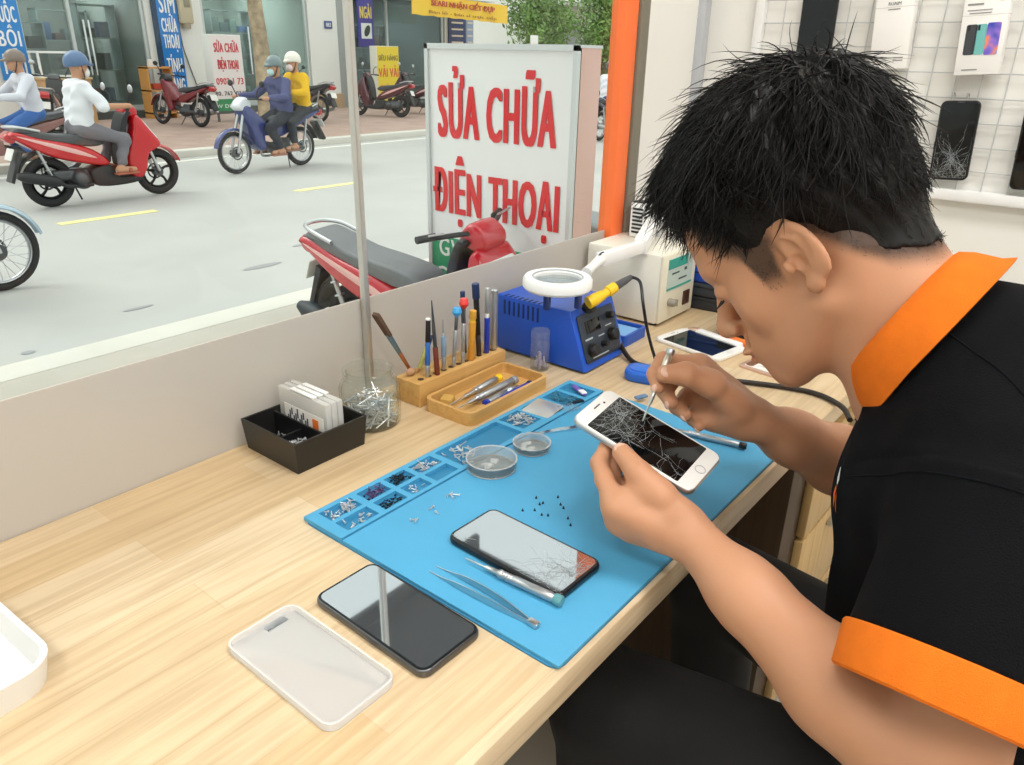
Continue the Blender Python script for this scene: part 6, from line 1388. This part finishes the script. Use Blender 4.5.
def underbone(label, loc, rotz, body, accent, lean=0.0, mirrors=True, group=None, steer=0.0, cowl='c8ccd2', rim=None):
    t = thing('motorbike', label, 'motorbike', loc, rot=(lean, 0, rotz), group=group)
    Mb = mat('paint_' + body, body, .25, coat=.5); Mc = mat('cowl_' + cowl, cowl, .3, coat=.4); R = .295; rim = rim or M_rims
    wheel('rear_wheel', t, 0, R, .034, False, rim); wheel('front_wheel', t, 1.25, R, .030, False, rim, steer=steer)
    puff([(-.42, .80), (-.30, .82), (.0, .74), (.30, .68), (.52, .62), (.56, .50), (.40, .48), (.15, .58), (-.10, .68), (-.30, .76)], .105, .04).build('side_panel', Mb, t)
    puff([(-.40, .84), (-.30, .875), (-.05, .83), (.2, .80), (.40, .79), (.54, .74), (.50, .68), (.2, .71), (-.15, .78), (-.34, .82)], .115, .04).build('seat', M_seat, t)
    ls = puff([(.56, .56), (.72, .70), (.90, .86), (1.02, .94), (1.10, .88), (1.06, .72), (.98, .58), (.92, .40), (.84, .30), (.74, .34), (.76, .50), (.64, .50)], .13, .05).build('leg_shield', Mb, t)
    puff([(.94, .92), (.95, 1.01), (1.03, 1.055), (1.12, 1.0), (1.17, .92), (1.12, .87), (1.0, .87)], .095, .045).build('headlight_cowl', Mc, t); MB().ell((1.13, 0, .935), (.04, .075, .05), 14, 10).build('headlight', M_lens, t)
    arcband(1.25, R, R + .028, 15, 165, .06).build('front_fender', Mb, t)
    MB().tube([(1.25, -.075, R), (1.17, -.07, .56), (1.06, -.05, .86)], .020, 8).tube([(1.25, .075, R), (1.17, .07, .56), (1.06, .05, .86)], .020, 8).build('fork', M_rims, t)
    hb = MB().tube(smooth_path([(.86, -.34, 1.02), (.96, -.18, 1.03), (1.0, 0, 1.02), (.96, .18, 1.03), (.86, .34, 1.02)], 4), .012, 8).build('handlebar', M_bplas, t)
    for s in (-1, 1):
        MB().tube([(.855, s * .34, 1.02), (.89, s * .25, 1.025)], .018, 10).build('grip', M_bplas, hb)
        if mirrors:
            mi = MB().tube(smooth_path([(.93, s * .20, 1.04), (.94, s * .26, 1.15), (.92, s * .31, 1.20)], 3), .009, 6).build('mirror_stalk', M_bplas, t); MB().ell((.92, s * .34, 1.23), (.016, .06, .045), 14, 8).build('mirror', M_bplas, mi)
    puff([(-.47, .80), (-.38, .84), (-.33, .78), (-.40, .73)], .075, .025).build('tail_light', M_tail, t)
    MB().tube(smooth_path([(-.05, -.12, .84), (-.28, -.11, .90), (-.42, 0, .91), (-.28, .11, .90), (-.05, .12, .84)], 4), .012, 8).build('grab_rail', M_rims, t)
    arcband(0, R, R + .05, 60, 165, .07).build('rear_fender', M_bplas, t); MB().prism([(-.34, .66), (-.30, .64), (-.47, .36), (-.51, .38)], -.07, .07, .004, T=XZM).build('mud_flap', M_bplas, t)
    MB().box((-.45, 0, .62), (.012, .17, .13), .004, rot=Euler((0, RAD(25), 0)).to_matrix()).build('number_plate', M_plate, t)
    q = SDF(); q.ell((.46, 0, .30), (.16, .12, .11), .03); q.cap((.52, 0, .32), (.74, 0, .38), .065, .055, .03); q.rbox((.36, 0, .38), (.10, .08, .07), .03, .03); q.cap((.0, .08, .30), (.4, .09, .30), .03, .04, .02)
    v_, f_ = q.mesh((-.1, -.2, .12), (.86, .2, .52), .018); np_obj('engine', v_, f_, M_eng, t)
    MB().tube(smooth_path([(.70, -.06, .34), (.66, -.12, .20), (.40, -.14, .19), (.15, -.15, .24)], 4), .018, 8).tube([(.18, -.15, .235), (.10, -.155, .25), (-.28, -.16, .33), (-.36, -.16, .35)], [.03, .048, .046, .02], 14).build('exhaust', M_rims, t)
    for s in (-1, 1): MB().tube([(.02, s * .10, .30), (-.08, s * .10, .70)], .018, 8).build('shock_absorber', M_rims, t)
    MB().tube([(0, -.09, R), (.40, -.10, .32)], .016, 6).tube([(0, .09, R), (.40, .10, .32)], .016, 6).build('swingarm', M_bplas, t); MB().tube([(.42, -.24, .26), (.42, .24, .26)], .012, 8).build('foot_peg', M_bplas, t); MB().tube([(.34, .08, .24), (.40, .18, .02)], .009, 6).build('side_stand', M_bplas, t)
    return t
M_skin2 = mat('street_skin', 'c08f70', .6); M_mask = mat('face_mask', 'd9e6ea', .7)
def rider(label, bike, hip, knee, foot, hand, shirt, trous, helmet, lean=.12, short=False, mask='d9e6ea', shoe='8a6a56', headturn=0.0, cap_brim=False, dz=0.0, spread=.18):
    t = thing('person', label, 'person', bike.location, rot=tuple(bike.rotation_euler)); hx, hz = hip
    Ms, Mt, Mh = mat('cloth_' + shirt, shirt, .85, bump=.3, bscale=60), mat('cloth_' + trous, trous, .85, bump=.3, bscale=60), mat('helmet_' + helmet, helmet, .3, coat=.3)
    nk = np.array([hx + .50 * sin(lean), 0, hz + .50 * cos(lean)]); hd = nk + np.array([.05, 0, .145]); S = SDF(); C_ = SDF(); Tt = SDF()
    S.ell(hd, (.092, .075, .115), .02); S.ell(hd + [.055, 0, -.06], (.045, .045, .05), .02); S.ell(hd + [.098, 0, -.02], (.018, .012, .018), .012); S.cap(hd + [-.02, 0, -.06], nk - [0, 0, .03], .052, .056, .02)
    for s in (-1, 1):
        S.ell(hd + [-.01, s * .078, -.01], (.02, .012, .032), .008)
        sh = nk + np.array([0, s * .175, -.06]); ha = np.array([hand[0], s * hand[2], hand[1]]); el = (sh + ha) / 2 + np.array([-.06, s * .08, -.10])
        S.chain([sh, el, ha], [.045, .038, .028], .02); S.ell(ha + (ha - el) * .16, (.05, .035, .028), .02)
        for f in range(4): S.cap(ha + [.03, s * (.03 - .02 * f), .01], ha + [.055, s * (.03 - .02 * f), -.025], .010, .009, .006)
        hp = np.array([hx, s * .09, hz]); kn = np.array([knee[0], s * spread, knee[1]]); an = np.array([foot[0], s * (spread + .02), foot[1] + .07])
        S.chain([hp, kn, an], [.07, .05, .036], .02); S.cap(an - [.03, 0, .035], an + [.15, 0, -.045], .040, .032, .02)
        Tt.cap(hp + [-.02, 0, 0], kn, .095, .070, .03); Tt.cap(kn, an + (kn - an) * .18, .070, .055, .03)
        C_.cap(sh, el if not short else sh + (el - sh) * .95, .068, .058 if not short else .066, .03)
        if not short: C_.cap(el, ha + (el - ha) * .12, .056, .044, .03)
    Tt.ell((hx, 0, hz + .02), (.14, .165, .12), .04)
    mid = np.array([hx + .22 * sin(lean), 0, hz + .22 * cos(lean)])
    C_.cap((hx, -.06, hz + .03), nk + [-.01, -.10, -.11], .125, .105, .05); C_.cap((hx, .06, hz + .03), nk + [-.01, .10, -.11], .125, .105, .05); C_.cap(nk + [0, -.15, -.065], nk + [0, .15, -.065], .066, .066, .04); C_.cap(nk + [0, 0, -.07], nk + [.005, 0, -.015], .075, .062, .03)
    lo, hi = (-.5, -.6, .0), (1.2, .6, 1.85)
    for nm, q, m, r in (('body', S, M_skin2, .011), ('shirt', C_, Ms, .014), ('trousers', Tt, Mt, .014)):
        v_, f_ = q.mesh(lo, hi, r)
        if nm != 'body': v_ = v_ + .006 * np.sin(v_ @ np.array([[31, 17, 23], [19, 37, 29], [43, 27, 13]]))
        np_obj(nm, v_, f_, m, t)
    q = SDF(); q.ell(hd + [-.012, 0, .045], (.132, .112, .125), .01); q.plane(hd + [0, 0, .012], (.12, 0, -1)); q.cap(hd + [.09, -.05, .03], hd + [.155, 0, .022], .016, .012, .03); q.cap(hd + [.09, .05, .03], hd + [.155, 0, .022], .016, .012, .03)
    v_, f_ = q.mesh(hd - .22, hd + .26, .009); np_obj('helmet', v_, f_, Mh, t)
    MB().tube(smooth_path([hd + [0, -.085, .02], hd + [.03, -.06, -.10], hd + [.04, 0, -.125], hd + [.03, .06, -.10], hd + [0, .085, .02]], 4), .006, 6).build('chin_strap', M_bplas, t)
    if mask:
        q = SDF(); q.ell(hd + [.062, 0, -.058], (.052, .056, .058), .01); v_, f_ = q.mesh(hd - [.1, .1, .2], hd + [.2, .1, .06], .008); np_obj('face_mask', v_, f_, mat('mask_' + mask, mask, .7), t)
    for s in (-1, 1):
        an = np.array([foot[0], s * (spread + .02), foot[1] + .07]); MB().box(an + [.055, 0, -.080], (.27, .095, .025), .010).box(an + [.09, 0, -.045], (.05, .10, .05), .018).build('sandal', mat('shoe_' + shoe, shoe, .7), t)
    return t
# moving traffic
b1 = scooter('bright red scooter ridden along the road by the man in a white shirt', (3.53, 9.51, SZ), 0, 'c8141f', '2a2a2c')
rider('rider in white shirt, grey trousers and blue helmet on the red scooter', b1, (.45, .83), (.84, .70), (.74, .33), (.84, 1.07, .33), 'e2e4ea', '77757c', '4a6a94', lean=.10, short=True, mask='e8e6e0', shoe='a8604a')
a = math.atan2(-.14, -1.28)
b2 = underbone('dark blue motorbike carrying two people along the road', (7.64, 10.46, SZ), a + pi * 0, '333f78', 'c8ccd2', cowl='d2d6dc')
rider('front rider in navy jacket and grey-green helmet on the dark blue motorbike', b2, (.30, .80), (.72, .62), (.55, .24), (.83, 1.04, .33), '4a4f78', '2b2f38', '6d7f82', lean=.06, mask='bfe0e0', shoe='a07060')
rider('passenger in yellow jacket and white helmet behind the navy rider', b2, (-.08, .86), (.30, .68), (.28, .28), (.22, 1.10, .16), 'e8b81c', '33373e', 'e6e2d6', lean=.08, mask='ead8d8', shoe='8a7060')
b3 = underbone('pale-fendered motorbike entering the frame at lower left, only its front wheel showing', (.66, 6.36, SZ), RAD(1), '9fb4c4', 'c8ccd2')
b4 = underbone('maroon-seated motorbike under the rider in jeans at the left edge', (4.76, 12.10, SZ), pi, '8a5a54', 'c8ccd2', cowl='4a4048')
rider('rider in pale grey shirt, blue jeans and grey-brown helmet at the left edge', b4, (.28, .82), (.66, .66), (.48, .26), (.83, 1.04, .33), 'd0d2dc', '2f62a8', '7a6a60', lean=.08, mask=None, shoe='7a5a48')
b5 = underbone('dark motorbike seen between the big sign and the orange post', (14.6, 9.34, SZ), RAD(4), '3a4450', 'c8ccd2')
rider('rider in white shirt and blue jeans between big sign and orange post', b5, (.28, .82), (.70, .64), (.52, .26), (.83, 1.04, .33), 'e4e4ec', '3f5f8c', '5a6066', lean=.08, shoe='c8b0a0')
# parked bikes
scooter('red and black scooter parked outside the window, in front of the big sign', (2.56, 3.08, NZ), RAD(-87), 'c01f2e', '2a2a2c', lean=RAD(4), mirrors=False, seatm=mat('grey_seat', '6f7276', .5), steer=RAD(-10)).scale = (.87, .87, .87)
b = scooter('grey scooter parked behind the big sign by the orange post', (3.75, 2.75, NZ), RAD(-90), '8a9294', '2a2a2c', lean=RAD(4), mirrors=False, seatm=mat('grey_seat2', '7f8688', .5))
underbone('black and red motorbike parked by the blue banner and white pillar', (9.20, 16.03, FZ), RAD(99), '7a2430', 'c8ccd2', lean=RAD(6), cowl='2a2c30', rim=M_eng)
scooter('maroon scooter parked in front of the yellow standing sign', (14.52, 15.45, FZ), RAD(108), '5c2f38', '2a2a2c', lean=RAD(5))
scooter('dark maroon scooter parked right of the yellow sign, half behind the big sign', (15.9, 15.6, FZ), RAD(102), '4a2630', '2a2a2c', lean=RAD(5))
underbone('dark motorbike parked by the second white pillar, behind the yellow jacket', (11.95, 15.5, FZ), RAD(96), '34343a', 'c8ccd2', lean=RAD(6), cowl='2a2c30', rim=M_eng)
scooter('black scooter parked before the wooden crate, behind the white-shirted rider', (6.0, 15.6, FZ), RAD(60), '2c2e33', '2a2a2c', lean=RAD(5))
